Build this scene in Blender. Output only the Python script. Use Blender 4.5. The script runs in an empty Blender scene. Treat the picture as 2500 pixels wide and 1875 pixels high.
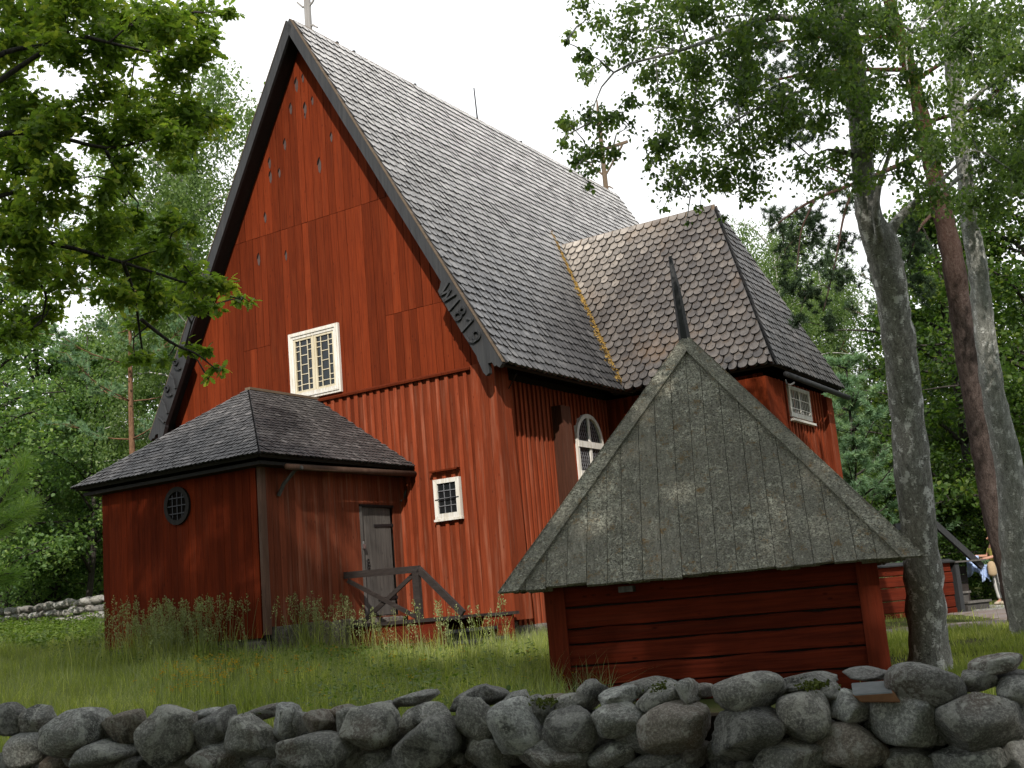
import bpy, bmesh, math, random
import numpy as np
from mathutils import Vector, Matrix, noise

S = bpy.context.scene
COL = S.collection
R = math.radians

# ------------------------------------------------------------------ camera, sky, sun, exposure
EYE = np.array([0.0, 0.0, 1.6])
F_PX, PITCH, ROLL, THETA = 2880.5, 0.1870737, -0.0845962, 0.5509258   # photograph is 2500 x 1875
FW = np.array([0, math.cos(PITCH), math.sin(PITCH)])
_r = np.array([1.0, 0, 0]); _u = np.cross(_r, FW)
RT = math.cos(ROLL) * _r + math.sin(ROLL) * _u
UP = -math.sin(ROLL) * _r + math.cos(ROLL) * _u
cam = bpy.data.cameras.new('camera')
cam.sensor_width = 36.0
cam.lens = 36.0 * F_PX / 2500
cam.clip_start = 0.1
cam.clip_end = 1000
cam_o = bpy.data.objects.new('camera', cam)
COL.objects.link(cam_o)
M = Matrix.Identity(4)
for i in range(3):
    M[i][0], M[i][1], M[i][2], M[i][3] = RT[i], UP[i], -FW[i], EYE[i]
cam_o.matrix_world = M
S.camera = cam_o

SUN_EL, SUN_AZ = R(36.5), R(183.0)      # azimuth clockwise from +Y
w = bpy.data.worlds.new('World'); S.world = w; w.use_nodes = True
nt = w.node_tree; nt.nodes.clear()
out = nt.nodes.new('ShaderNodeOutputWorld')
sky = nt.nodes.new('ShaderNodeTexSky'); sky.sky_type = 'NISHITA'; sky.sun_disc = False
sky.sun_elevation = SUN_EL; sky.sun_rotation = SUN_AZ
bg1 = nt.nodes.new('ShaderNodeBackground'); bg1.inputs[1].default_value = 0.12
bg2 = nt.nodes.new('ShaderNodeBackground'); bg2.inputs[0].default_value = (0.97, 0.985, 1.0, 1); bg2.inputs[1].default_value = 1.35
tc = nt.nodes.new('ShaderNodeTexCoord')
ns = nt.nodes.new('ShaderNodeTexNoise'); ns.inputs['Scale'].default_value = 2.2; ns.inputs['Detail'].default_value = 6
rp = nt.nodes.new('ShaderNodeValToRGB'); rp.color_ramp.elements[0].position = 0.30; rp.color_ramp.elements[1].position = 0.47
rp.color_ramp.elements[0].color = (0.72, 0.72, 0.72, 1)
sx = nt.nodes.new('ShaderNodeSeparateXYZ'); gm = nt.nodes.new('ShaderNodeMapRange')
gm.inputs[1].default_value = -0.45; gm.inputs[2].default_value = 0.25; gm.inputs[3].default_value = 0.30; gm.inputs[4].default_value = 1.0
cm = nt.nodes.new('ShaderNodeMath'); cm.operation = 'MULTIPLY'
mx = nt.nodes.new('ShaderNodeMixShader')
nt.links.new(tc.outputs['Generated'], ns.inputs['Vector'])
nt.links.new(ns.outputs['Fac'], rp.inputs['Fac'])
nt.links.new(sky.outputs[0], bg1.inputs[0])
nt.links.new(tc.outputs['Generated'], sx.inputs[0]); nt.links.new(sx.outputs[1], gm.inputs[0])
nt.links.new(rp.outputs[0], cm.inputs[0]); nt.links.new(gm.outputs[0], cm.inputs[1])
nt.links.new(cm.outputs[0], mx.inputs[0]); nt.links.new(bg1.outputs[0], mx.inputs[1]); nt.links.new(bg2.outputs[0], mx.inputs[2])
nt.links.new(mx.outputs[0], out.inputs[0])

sun = bpy.data.lights.new('sun', 'SUN'); sun.energy = 4.6; sun.angle = R(0.7); sun.color = (1.0, 0.94, 0.86)
sun_o = bpy.data.objects.new('sun', sun); COL.objects.link(sun_o)
sun_o.rotation_euler = (math.pi / 2 - SUN_EL, 0, math.pi - SUN_AZ)
sun_o.location = (0, -20, 30)
S.view_settings.view_transform = 'Standard'; S.view_settings.look = 'None'
S.view_settings.exposure = 0.14; S.view_settings.gamma = 1.0

# ------------------------------------------------------------------ helpers
def ray(x, y):
    return (RT * (x - 1250) - UP * (y - 937.5) + FW * F_PX) / F_PX
def at(x, y, d):
    return EYE + ray(x, y) * d
def tag(o, label=None, cat=None, group=None, kind=None):
    if label: o['label'] = label
    if cat: o['category'] = cat
    if group: o['group'] = group
    if kind: o['kind'] = kind
    return o
def empty(name, loc=(0, 0, 0), rz=0.0):
    o = bpy.data.objects.new(name, None); COL.objects.link(o)
    o.empty_display_size = 0.2
    o.location = loc; o.rotation_euler = (0, 0, rz)
    return o

def fast_mesh(name, co, loops, starts, totals, mats, tint=None, midx=None, smooth=False):
    me = bpy.data.meshes.new(name)
    co = np.asarray(co, np.float32)
    me.vertices.add(len(co)); me.vertices.foreach_set('co', co.ravel())
    me.loops.add(len(loops)); me.loops.foreach_set('vertex_index', np.asarray(loops, np.int32))
    me.polygons.add(len(starts))
    me.polygons.foreach_set('loop_start', np.asarray(starts, np.int32))
    me.polygons.foreach_set('loop_total', np.asarray(totals, np.int32))
    for m in mats: me.materials.append(m)
    if midx is not None: me.polygons.foreach_set('material_index', np.asarray(midx, np.int32))
    me.polygons.foreach_set('use_smooth', np.full(len(starts), bool(smooth)))
    me.update(calc_edges=True)
    if tint is not None:
        a = me.attributes.new('tint', 'FLOAT', 'FACE'); a.data.foreach_set('value', np.asarray(tint, np.float32))
    return me
def link_mesh(name, me, parent=None):
    o = bpy.data.objects.new(name, me); COL.objects.link(o)
    if parent is not None: o.parent = parent
    return o

class MB:
    """collects polygons and links them as one mesh object"""
    def __init__(self, xf=None):
        self.v = []; self.f = []; self.m = []; self.t = []; self.xf = xf
    def add(self, vs, fs, mat=0, tint=0.5):
        k = len(self.v)
        if self.xf: vs = [self.xf(p) for p in vs]
        self.v += [tuple(map(float, p)) for p in vs]
        for f in fs:
            self.f.append([k + i for i in f]); self.m.append(mat); self.t.append(tint)
    def box(self, a, b, mat=0, tint=0.5):
        x0, y0, z0 = a; x1, y1, z1 = b
        vs = [(x0, y0, z0), (x1, y0, z0), (x1, y1, z0), (x0, y1, z0), (x0, y0, z1), (x1, y0, z1), (x1, y1, z1), (x0, y1, z1)]
        self.add(vs, [(0, 3, 2, 1), (4, 5, 6, 7), (0, 1, 5, 4), (1, 2, 6, 5), (2, 3, 7, 6), (3, 0, 4, 7)], mat, tint)
    def beam(self, p, q, wd, ht, up=(0, 0, 1), mat=0, tint=0.5, w2=None, h2=None):
        p = Vector(p); q = Vector(q); d = (q - p).normalized(); up = Vector(up)
        sd = d.cross(up)
        if sd.length < 1e-4: sd = d.cross(Vector((1, 0, 0)))
        sd.normalize(); n = sd.cross(d).normalized()
        w2 = wd if w2 is None else w2; h2 = ht if h2 is None else h2
        vs = []
        for c, ww, hh in ((p, wd, ht), (q, w2, h2)):
            for a, b in ((-1, -1), (1, -1), (1, 1), (-1, 1)):
                vs.append(c + sd * (a * ww / 2) + n * (b * hh / 2))
        self.add(vs, [(3, 2, 1, 0), (4, 5, 6, 7), (0, 1, 5, 4), (1, 2, 6, 5), (2, 3, 7, 6), (3, 0, 4, 7)], mat, tint)
    def prism(self, poly, fn, d0, d1, mat=0, tint=0.5):
        """poly: 2D points; fn(a, b, d) -> 3D; closed prism between d0 and d1"""
        n = len(poly)
        vs = [fn(a, b, d0) for a, b in poly] + [fn(a, b, d1) for a, b in poly]
        fs = [tuple(range(n)), tuple(range(2 * n - 1, n - 1, -1))]
        fs += [(i, i + n, (i + 1) % n + n, (i + 1) % n) for i in range(n)]
        self.add(vs, fs, mat, tint)
    def tube(self, pts, radii, n=8, mat=0, tint=0.5, cap=True, wob=0.0, rng=None):
        pts = [np.asarray(p, float) for p in pts]
        if np.isscalar(radii): radii = [radii] * len(pts)
        k = len(pts); rings = []
        ref = np.array([0.31, 0.17, 0.93])
        for i in range(k):
            d = pts[min(i + 1, k - 1)] - pts[max(i - 1, 0)]; d = d / (np.linalg.norm(d) + 1e-9)
            a = np.cross(d, ref)
            if np.linalg.norm(a) < 0.15: a = np.cross(d, np.array([1.0, 0, 0]))
            a /= np.linalg.norm(a); b = np.cross(d, a)
            ref = np.cross(a, d)
            for j in range(n):
                t = 2 * math.pi * j / n
                rr = radii[i] * (1 + (wob * rng.normal() if rng is not None else 0))
                rings.append(pts[i] + a * math.cos(t) * rr + b * math.sin(t) * rr)
        fs = []
        for i in range(k - 1):
            for j in range(n):
                fs.append((i * n + j, i * n + (j + 1) % n, (i + 1) * n + (j + 1) % n, (i + 1) * n + j))
        if cap:
            fs.append(tuple(range(n - 1, -1, -1))); fs.append(tuple((k - 1) * n + j for j in range(n)))
        self.add(rings, fs, mat, tint)
    def build(self, name, mats, parent=None, smooth=False, bevel=0.0, recalc=True):
        loops = [i for f in self.f for i in f]
        tot = [len(f) for f in self.f]
        st = np.concatenate([[0], np.cumsum(tot)[:-1]]) if tot else []
        me = fast_mesh(name, np.array(self.v), loops, st, tot, mats if isinstance(mats, (list, tuple)) else [mats], self.t, self.m, smooth)
        if recalc:
            bm = bmesh.new(); bm.from_mesh(me); bmesh.ops.recalc_face_normals(bm, faces=bm.faces); bm.to_mesh(me); bm.free()
        o = link_mesh(name, me, parent)
        if bevel:
            md = o.modifiers.new('bevel', 'BEVEL'); md.width = bevel; md.segments = 1; md.limit_method = 'ANGLE'
        return o

def leaf_mesh(name, pos, axis, nrm, size, tmpl, mat, tint, fold=0.25):
    """many small leaves; tmpl (k,2) outline, x along the leaf"""
    N, k = len(pos), len(tmpl)
    axis = axis / (np.linalg.norm(axis, axis=1, keepdims=True) + 1e-9)
    b = np.cross(nrm, axis); b /= (np.linalg.norm(b, axis=1, keepdims=True) + 1e-9)
    n = np.cross(axis, b)
    s = size[:, None, None]
    co = pos[:, None, :] + s * (axis[:, None, :] * tmpl[None, :, 0:1] + b[:, None, :] * tmpl[None, :, 1:2]
                                + n[:, None, :] * (fold * np.abs(tmpl[None, :, 1:2]) - 0.35 * fold * tmpl[None, :, 0:1] ** 2))
    return fast_mesh(name, co.reshape(-1, 3), np.arange(N * k), np.arange(N) * k, np.full(N, k), [mat], tint)

T_OAK = np.array([(0, 0), (.14, .05), (.22, .17), (.32, .10), (.42, .25), (.54, .14), (.66, .27), (.76, .15), (.9, .16), (1, 0),
                  (.9, -.16), (.76, -.15), (.66, -.27), (.54, -.14), (.42, -.25), (.32, -.10), (.22, -.17), (.14, -.05)])
T_BIRCH = np.array([(0, 0), (.12, .26), (.32, .36), (.6, .24), (1, 0), (.6, -.24), (.32, -.36), (.12, -.26)])
T_LEAF = np.array([(0, 0), (.3, .32), (.7, .28), (1, 0), (.7, -.28), (.3, -.32)])
T_NEEDLE = np.array([(0, .018), (1, 0), (0, -.018)])
T_NEEDLE_FAR = np.array([(0, .06), (1, 0), (0, -.06)])

def rdir(rng, n):
    v = rng.normal(size=(n, 3)); return v / np.linalg.norm(v, axis=1, keepdims=True)

# ------------------------------------------------------------------ materials
def mat_new(name):
    m = bpy.data.materials.new(name); m.use_nodes = True
    nt = m.node_tree; b = nt.nodes['Principled BSDF']
    return m, nt, b
def N(nt, typ, **kw):
    n = nt.nodes.new(typ)
    for k, v in kw.items():
        if k in n.inputs.keys(): n.inputs[k].default_value = v
        else: setattr(n, k, v)
    return n
def ramp(nt, src, stops):
    r = nt.nodes.new('ShaderNodeValToRGB'); e = r.color_ramp.elements
    while len(e) < len(stops): e.new(0.5)
    for i, (p, c) in enumerate(stops):
        e[i].position = p; e[i].color = (*c, 1) if len(c) == 3 else c
    nt.links.new(src, r.inputs[0]); return r.outputs[0]
def mix(nt, a, b, fac, mode='MIX'):
    m = nt.nodes.new('ShaderNodeMixRGB'); m.blend_type = mode
    for s, i in ((fac, 0), (a, 1), (b, 2)):
        if hasattr(s, 'is_output'): nt.links.new(s, m.inputs[i])
        elif i == 0: m.inputs[0].default_value = s
        else: m.inputs[i].default_value = (*s, 1)
    return m.outputs[0]
def vecmap(nt, scale=(1, 1, 1), tint_shift=0.0, coord='Object'):
    tcn = nt.nodes.new('ShaderNodeTexCoord'); mp = nt.nodes.new('ShaderNodeMapping')
    mp.inputs['Scale'].default_value = scale
    v = tcn.outputs[coord]
    if tint_shift:
        at_ = nt.nodes.new('ShaderNodeAttribute'); at_.attribute_name = 'tint'
        ad = nt.nodes.new('ShaderNodeVectorMath'); ad.operation = 'MULTIPLY_ADD'
        ad.inputs[1].default_value = (tint_shift,) * 3
        cb = nt.nodes.new('ShaderNodeCombineXYZ')
        for i in range(3): nt.links.new(at_.outputs['Fac'], cb.inputs[i])
        nt.links.new(cb.outputs[0], ad.inputs[0]); nt.links.new(v, ad.inputs[2]); v = ad.outputs[0]
    nt.links.new(v, mp.inputs[0]); return mp.outputs[0]
def noise_t(nt, vec, scale, detail=4, rough=0.55, dist=0.0):
    n = nt.nodes.new('ShaderNodeTexNoise'); n.inputs['Scale'].default_value = scale
    n.inputs['Detail'].default_value = detail; n.inputs['Roughness'].default_value = rough; n.inputs['Distortion'].default_value = dist
    nt.links.new(vec, n.inputs['Vector']); return n.outputs['Fac']
def tint_node(nt):
    a = nt.nodes.new('ShaderNodeAttribute'); a.attribute_name = 'tint'; return a.outputs['Fac']
def bump(nt, b, h, strength=0.3, dist=0.01):
    n = nt.nodes.new('ShaderNodeBump'); n.inputs['Strength'].default_value = strength; n.inputs['Distance'].default_value = dist
    nt.links.new(h, n.inputs['Height']); nt.links.new(n.outputs[0], b.inputs['Normal'])

def wood(name, base, dark, pale, grain=(14, 14, 0.7), rough=0.8, spec=0.25, pale_amt=0.5, var=0.45, bstr=0.35, knots=True, dirt=0.0):
    m, nt, b = mat_new(name)
    v = vecmap(nt, grain, 7.3)
    g = noise_t(nt, v, 2.2, 8, 0.65, 0.3)
    big = noise_t(nt, vecmap(nt, (1.3, 1.3, 0.55)), 1.0, 4)
    c = mix(nt, base, dark, ramp(nt, g, [(0.36, (.65, .65, .65)), (0.60, (0, 0, 0))]))
    c = mix(nt, c, pale, ramp(nt, noise_t(nt, vecmap(nt, (grain[0] * .6, grain[1] * .6, grain[2] * .8), 3.1), 1.3, 6, .6),
                              [(0.52, (0, 0, 0)), (0.78, (pale_amt,) * 3)]))
    c = mix(nt, c, dark, ramp(nt, big, [(0.52, (0, 0, 0)), (0.75, (0.40,) * 3)]))
    if knots:
        vo = nt.nodes.new('ShaderNodeTexVoronoi'); vo.inputs['Scale'].default_value = 1.0
        mx_ = max(grain)
        nt.links.new(vecmap(nt, tuple(7.0 if gg > mx_ * .5 else 3.2 for gg in grain), 5.7), vo.inputs['Vector'])
        c = mix(nt, c, dark, ramp(nt, vo.outputs['Distance'], [(0.05, (0.8,) * 3), (0.13, (0, 0, 0))]))
    tn = tint_node(nt)
    c = mix(nt, c, ramp(nt, tn, [(0, (1 - var,) * 3), (1, (1 + var * .55,) * 3)]), 1.0, 'MULTIPLY')
    nt.links.new(c, b.inputs['Base Color'])
    b.inputs['Roughness'].default_value = rough; b.inputs['Specular IOR Level'].default_value = spec
    bump(nt, b, g, bstr, 0.012)
    return m
RED_UP = wood('red_plank_paint', (0.1582, 0.0258, 0.0069), (0.0782, 0.0129, 0.0046), (0.2116, 0.0506, 0.0184), pale_amt=0.35, spec=0.08, rough=0.9)
RED_LO = wood('red_batten_paint', (0.2137, 0.0427, 0.0157), (0.1092, 0.0218, 0.0095), (0.3135, 0.1377, 0.0855), pale_amt=0.6, spec=0.08, rough=0.9)
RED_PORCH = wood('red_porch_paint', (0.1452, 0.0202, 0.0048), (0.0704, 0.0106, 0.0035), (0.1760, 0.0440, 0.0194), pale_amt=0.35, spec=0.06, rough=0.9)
RED_WORN = wood('red_worn_paint', (0.205, 0.052, 0.024), (0.10, 0.028, 0.015), (0.27, 0.145, 0.095), pale_amt=0.75, spec=0.08, rough=0.9)
RED_LOG = wood('red_log_paint', (0.1170, 0.0179, 0.0074), (0.0351, 0.0070, 0.0039), (0.1482, 0.0351, 0.0187), grain=(0.6, 14, 14), pale_amt=0.3, bstr=0.6, spec=0.06, rough=0.9)
RED_POST = wood('red_post_paint', (0.1403, 0.0238, 0.0102), (0.0723, 0.0136, 0.0068), (0.1700, 0.0467, 0.0238), pale_amt=0.3, spec=0.06, rough=0.9)
BROWNGREY = wood('weathered_brown_board', (0.105, 0.060, 0.042), (0.055, 0.032, 0.023), (0.17, 0.12, 0.095), pale_amt=0.5, spec=0.08)
BRACE = wood('brown_brace_board', (0.085, 0.034, 0.021), (0.045, 0.02, 0.013), (0.13, 0.075, 0.055), pale_amt=0.4, spec=0.06)
GREY_WOOD = wood('weathered_grey_wood', (0.115, 0.105, 0.095), (0.045, 0.042, 0.04), (0.21, 0.195, 0.175), pale_amt=0.6)
TAN_WOOD = wood('ridge_tan_wood', (0.17, 0.122, 0.080), (0.075, 0.055, 0.04), (0.27, 0.22, 0.165), grain=(14, 0.8, 14), pale_amt=0.5, knots=False)
MAST_WOOD = wood('mast_wood', (0.34, 0.325, 0.31), (0.18, 0.165, 0.155), (0.50, 0.49, 0.475), pale_amt=0.6, knots=False)
TAR_WOOD = wood('tarred_wood', (0.036, 0.037, 0.039), (0.017, 0.017, 0.018), (0.075, 0.072, 0.068), pale_amt=0.5, rough=0.65, spec=0.35, knots=False)
RAIL_WOOD = wood('brown_rail_paint', (0.034, 0.026, 0.023), (0.018, 0.014, 0.013), (0.075, 0.062, 0.056), grain=(3, 14, 14), pale_amt=0.5, rough=0.7, knots=False)
WHITE = wood('white_window_paint', (0.70, 0.68, 0.64), (0.42, 0.36, 0.25), (0.75, 0.74, 0.70), pale_amt=0.5, var=0.15, bstr=0.15, knots=False)
CREAM = wood('cream_sash_paint', (0.62, 0.56, 0.42), (0.40, 0.32, 0.18), (0.72, 0.68, 0.56), pale_amt=0.5, var=0.15, bstr=0.1, knots=False)
DARK_WOOD = wood('dark_under_roof', (0.022, 0.018, 0.015), (0.011, 0.01, 0.009), (0.035, 0.03, 0.025), knots=False)

def shingle_mat(name, c0, c1, c2, rough=0.42, spec=0.6, rust=0.0, pale_col=None, wz=(5, 13), wax=(0, 0, 1)):
    m, nt, b = mat_new(name)
    tn = tint_node(nt)
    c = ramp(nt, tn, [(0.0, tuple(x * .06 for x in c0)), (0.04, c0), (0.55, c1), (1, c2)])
    if pale_col:  # pale colour blended in along an axis, broken up by noise
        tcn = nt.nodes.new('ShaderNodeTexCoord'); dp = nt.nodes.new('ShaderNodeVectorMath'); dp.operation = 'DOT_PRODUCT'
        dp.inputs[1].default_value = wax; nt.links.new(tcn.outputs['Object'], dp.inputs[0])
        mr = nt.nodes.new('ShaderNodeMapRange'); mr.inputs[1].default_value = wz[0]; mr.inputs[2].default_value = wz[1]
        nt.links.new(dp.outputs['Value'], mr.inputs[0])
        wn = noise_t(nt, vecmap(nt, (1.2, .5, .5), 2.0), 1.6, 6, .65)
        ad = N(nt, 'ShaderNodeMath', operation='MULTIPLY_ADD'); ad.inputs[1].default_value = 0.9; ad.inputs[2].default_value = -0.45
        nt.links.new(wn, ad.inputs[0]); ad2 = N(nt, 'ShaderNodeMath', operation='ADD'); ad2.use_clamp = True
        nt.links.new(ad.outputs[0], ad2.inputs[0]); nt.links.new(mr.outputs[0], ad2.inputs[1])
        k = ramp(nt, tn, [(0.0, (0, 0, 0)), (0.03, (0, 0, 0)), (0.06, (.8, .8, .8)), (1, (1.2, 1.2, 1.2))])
        c = mix(nt, c, pale_col, mix(nt, ad2.outputs[0], k, 1.0, 'MULTIPLY'))
    v = vecmap(nt, (8, 8, 5), 9.0)
    g = noise_t(nt, v, 1.6, 7, 0.62)
    c = mix(nt, c, (0.02, 0.018, 0.016), ramp(nt, g, [(0.36, (0.6,) * 3), (0.47, (0, 0, 0))]))
    big = noise_t(nt, vecmap(nt, (1, 1, 1)), 0.9, 4)
    c = mix(nt, c, (0.20, 0.12, 0.06), ramp(nt, big, [(0.56, (0, 0, 0)), (0.72, (rust,) * 3)]))
    nt.links.new(c, b.inputs['Base Color'])
    r = ramp(nt, g, [(0.35, (min(1, rough + .25),) * 3), (0.65, (rough,) * 3)])
    nt.links.new(r, b.inputs['Roughness']); b.inputs['Specular IOR Level'].default_value = spec
    bump(nt, b, g, 0.45, 0.012)
    return m
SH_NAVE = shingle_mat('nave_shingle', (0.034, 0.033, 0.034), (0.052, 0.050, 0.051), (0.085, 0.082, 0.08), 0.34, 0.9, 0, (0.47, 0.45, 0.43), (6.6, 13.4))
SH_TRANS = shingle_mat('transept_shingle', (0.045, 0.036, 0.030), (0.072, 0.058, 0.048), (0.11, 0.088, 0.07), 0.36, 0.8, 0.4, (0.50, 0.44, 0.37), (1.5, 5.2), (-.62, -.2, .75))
SH_HIP = shingle_mat('hip_shingle', (0.035, 0.033, 0.032), (0.062, 0.058, 0.055), (0.11, 0.10, 0.095), 0.45, 0.5, 0.1)
SH_PORCH = shingle_mat('porch_shingle', (0.045, 0.042, 0.042), (0.062, 0.058, 0.057), (0.14, 0.13, 0.125), 0.5, 0.5)

def plain(name, col, rough=0.6, metal=0.0, spec=0.5, nscale=30, namt=0.25):
    m, nt, b = mat_new(name)
    g = noise_t(nt, vecmap(nt), nscale, 5)
    c = mix(nt, tuple(x * (1 - namt) for x in col), tuple(min(1, x * (1 + namt)) for x in col), g)
    nt.links.new(c, b.inputs['Base Color']); b.inputs['Roughness'].default_value = rough
    b.inputs['Metallic'].default_value = metal; b.inputs['Specular IOR Level'].default_value = spec
    return m
IRON = plain('black_iron', (0.03, 0.03, 0.032), 0.5, 0.6)
STEEL = plain('pale_steel', (0.45, 0.46, 0.48), 0.35, 0.9)
LEAD = plain('lead_bar', (0.16, 0.16, 0.17), 0.5)
GLASS = plain('dark_old_glass', (0.012, 0.014, 0.015), 0.08, 0.0, 0.6, 3, 0.5)
bump(GLASS.node_tree, GLASS.node_tree.nodes['Principled BSDF'], noise_t(GLASS.node_tree, vecmap(GLASS.node_tree), 7, 3), .35, .03)
SOIL = plain('dark_soil', (0.035, 0.028, 0.02), 1.0, 0, 0.0, 12, 0.5)
VOID = plain('dark_hollow', (0.012, 0.010, 0.009), 0.95, 0, 0.0)
WORN_GREY = plain('worn_grey_hole', (0.085, 0.058, 0.052), 0.9, 0, 0.1, 8, 0.4)
MOSS_DRY = plain('dry_tan_moss', (0.30, 0.19, 0.055), 0.95, 0, 0.05, 40, 0.6)
MOSS_GREEN = plain('green_moss', (0.07, 0.085, 0.02), 0.95, 0, 0.05, 40, 0.5)

def leaf_mat(name, dark, mid, lite, trans=0.4, gloss=0.3):
    m, nt, b = mat_new(name)
    c = ramp(nt, tint_node(nt), [(0, dark), (0.6, mid), (1, lite)])
    nt.links.new(c, b.inputs['Base Color']); b.inputs['Roughness'].default_value = 0.5
    b.inputs['Specular IOR Level'].default_value = gloss
    tr = nt.nodes.new('ShaderNodeBsdfTranslucent')
    c2 = mix(nt, c, (1.25, 1.35, 0.6), 1.0, 'MULTIPLY'); nt.links.new(c2, tr.inputs[0])
    ms = nt.nodes.new('ShaderNodeMixShader'); ms.inputs[0].default_value = trans
    o = nt.nodes['Material Output']
    nt.links.new(b.outputs[0], ms.inputs[1]); nt.links.new(tr.outputs[0], ms.inputs[2]); nt.links.new(ms.outputs[0], o.inputs[0])
    return m
LF_OAK = leaf_mat('oak_leaf', (0.089, 0.150, 0.027), (0.188, 0.274, 0.050), (0.394, 0.424, 0.082), 0.6)
LF_BIRCH = leaf_mat('birch_leaf', (0.070, 0.114, 0.041), (0.127, 0.197, 0.062), (0.232, 0.290, 0.089), 0.55)
LF_PALE = leaf_mat('pale_birch_leaf', (0.084, 0.140, 0.049), (0.147, 0.217, 0.077), (0.239, 0.308, 0.119), 0.55)
LF_WOOD = leaf_mat('woodland_leaf', (0.077, 0.146, 0.059), (0.167, 0.266, 0.096), (0.331, 0.437, 0.143), 0.55)
LF_MAPLE = leaf_mat('dark_woodland_leaf', (0.032, 0.069, 0.015), (0.075, 0.134, 0.028), (0.173, 0.224, 0.046), 0.55)
LF_PINE = leaf_mat('pine_needle', (0.034, 0.060, 0.030), (0.054, 0.094, 0.046), (0.096, 0.144, 0.060), 0.2)
LF_YPINE = leaf_mat('young_pine_needle', (0.107, 0.194, 0.115), (0.186, 0.309, 0.173), (0.301, 0.431, 0.215), 0.3)
LF_SAP = leaf_mat('soft_pine_needle', (0.100, 0.195, 0.036), (0.180, 0.300, 0.060), (0.300, 0.405, 0.084), 0.4)
LF_GRASS = leaf_mat('grass_blade', (0.155, 0.202, 0.043), (0.308, 0.346, 0.086), (0.555, 0.547, 0.220), 0.45, 0.2)
LF_WEED = leaf_mat('weed_leaf', (0.057, 0.098, 0.015), (0.104, 0.164, 0.026), (0.171, 0.230, 0.044), 0.4)
LF_SEED = leaf_mat('seed_head', (0.156, 0.184, 0.072), (0.248, 0.281, 0.126), (0.350, 0.378, 0.180), 0.3, 0.1)
LF_FLOWER = leaf_mat('yellow_flower', (0.45, 0.25, 0.01), (0.55, 0.32, 0.012), (0.6, 0.4, 0.02), 0.2, 0.1)

def bark(name, c0, c1, c2, scale=(6, 6, 1.5), white=0.0, wcol=(0.55, 0.54, 0.50), bstr=0.9, high=None, hz=(3, 9)):
    m, nt, b = mat_new(name)
    g = noise_t(nt, vecmap(nt, scale), 3.0, 9, 0.7, 0.4)
    gf_ = noise_t(nt, vecmap(nt, (scale[0] * 4, scale[1] * 4, scale[2] * 5)), 3, 6, .75)
    c = ramp(nt, mix(nt, g, gf_, .5), [(0.38, c0), (0.5, c1), (0.62, c2)])
    if high:
        sp = nt.nodes.new('ShaderNodeSeparateXYZ'); tcn = nt.nodes.new('ShaderNodeTexCoord')
        nt.links.new(tcn.outputs['Object'], sp.inputs[0])
        mr = nt.nodes.new('ShaderNodeMapRange'); mr.inputs[1].default_value = hz[0]; mr.inputs[2].default_value = hz[1]
        nt.links.new(sp.outputs[2], mr.inputs[0])
        c = mix(nt, c, mix(nt, high, tuple(x * .55 for x in high), g), mr.outputs[0])
    if white:
        wpat = noise_t(nt, vecmap(nt, (9, 9, 4.5)), 1.2, 5, 0.62)
        str_ = noise_t(nt, vecmap(nt, (13, 13, 60)), 1.6, 6, 0.7)
        ad = N(nt, 'ShaderNodeMath', operation='MULTIPLY_ADD'); ad.inputs[1].default_value = 0.5
        nt.links.new(str_, ad.inputs[0]); nt.links.new(wpat, ad.inputs[2])
        c = mix(nt, c, wcol, ramp(nt, ad.outputs[0], [(0.90 - white * .2, (0, 0, 0)), (0.94 - white * .2, (1, 1, 1))]))
    nt.links.new(c, b.inputs['Base Color']); b.inputs['Roughness'].default_value = 0.9; b.inputs['Specular IOR Level'].default_value = 0.15
    bump(nt, b, mix(nt, g, noise_t(nt, vecmap(nt, (scale[0] * 4, scale[1] * 4, scale[2] * 5)), 3, 6, .75), .4), bstr, 0.05)
    return m
BK_BIRCH = bark('rough_birch_bark', (0.085, 0.080, 0.070), (0.24, 0.232, 0.208), (0.42, 0.41, 0.375), scale=(7, 7, 2.5), white=0.40, wcol=(.68,.67,.64), bstr=1.0)
BK_BIRCH2 = bark('lichen_birch_bark', (0.12, 0.12, 0.105), (0.29, 0.29, 0.26), (0.46, 0.46, 0.42), scale=(7, 7, 2.5), white=0.36, wcol=(.66,.66,.62), bstr=1.0)
BK_WBIRCH = bark('white_birch_bark', (0.16, 0.155, 0.15), (0.42, 0.41, 0.38), (0.6, 0.58, 0.55), white=0.5, bstr=0.3)
BK_PINE = bark('red_pine_bark', (0.026, 0.020, 0.017), (0.085, 0.062, 0.054), (0.15, 0.118, 0.105), high=(0.14, 0.055, 0.03), hz=(5, 10))
BK_OPINE = bark('orange_pine_bark', (0.07, 0.04, 0.024), (0.17, 0.092, 0.052), (0.25, 0.15, 0.09), bstr=0.5)
BK_DARK = bark('dark_bark', (0.018, 0.016, 0.013), (0.045, 0.04, 0.034), (0.09, 0.08, 0.07))

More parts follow.
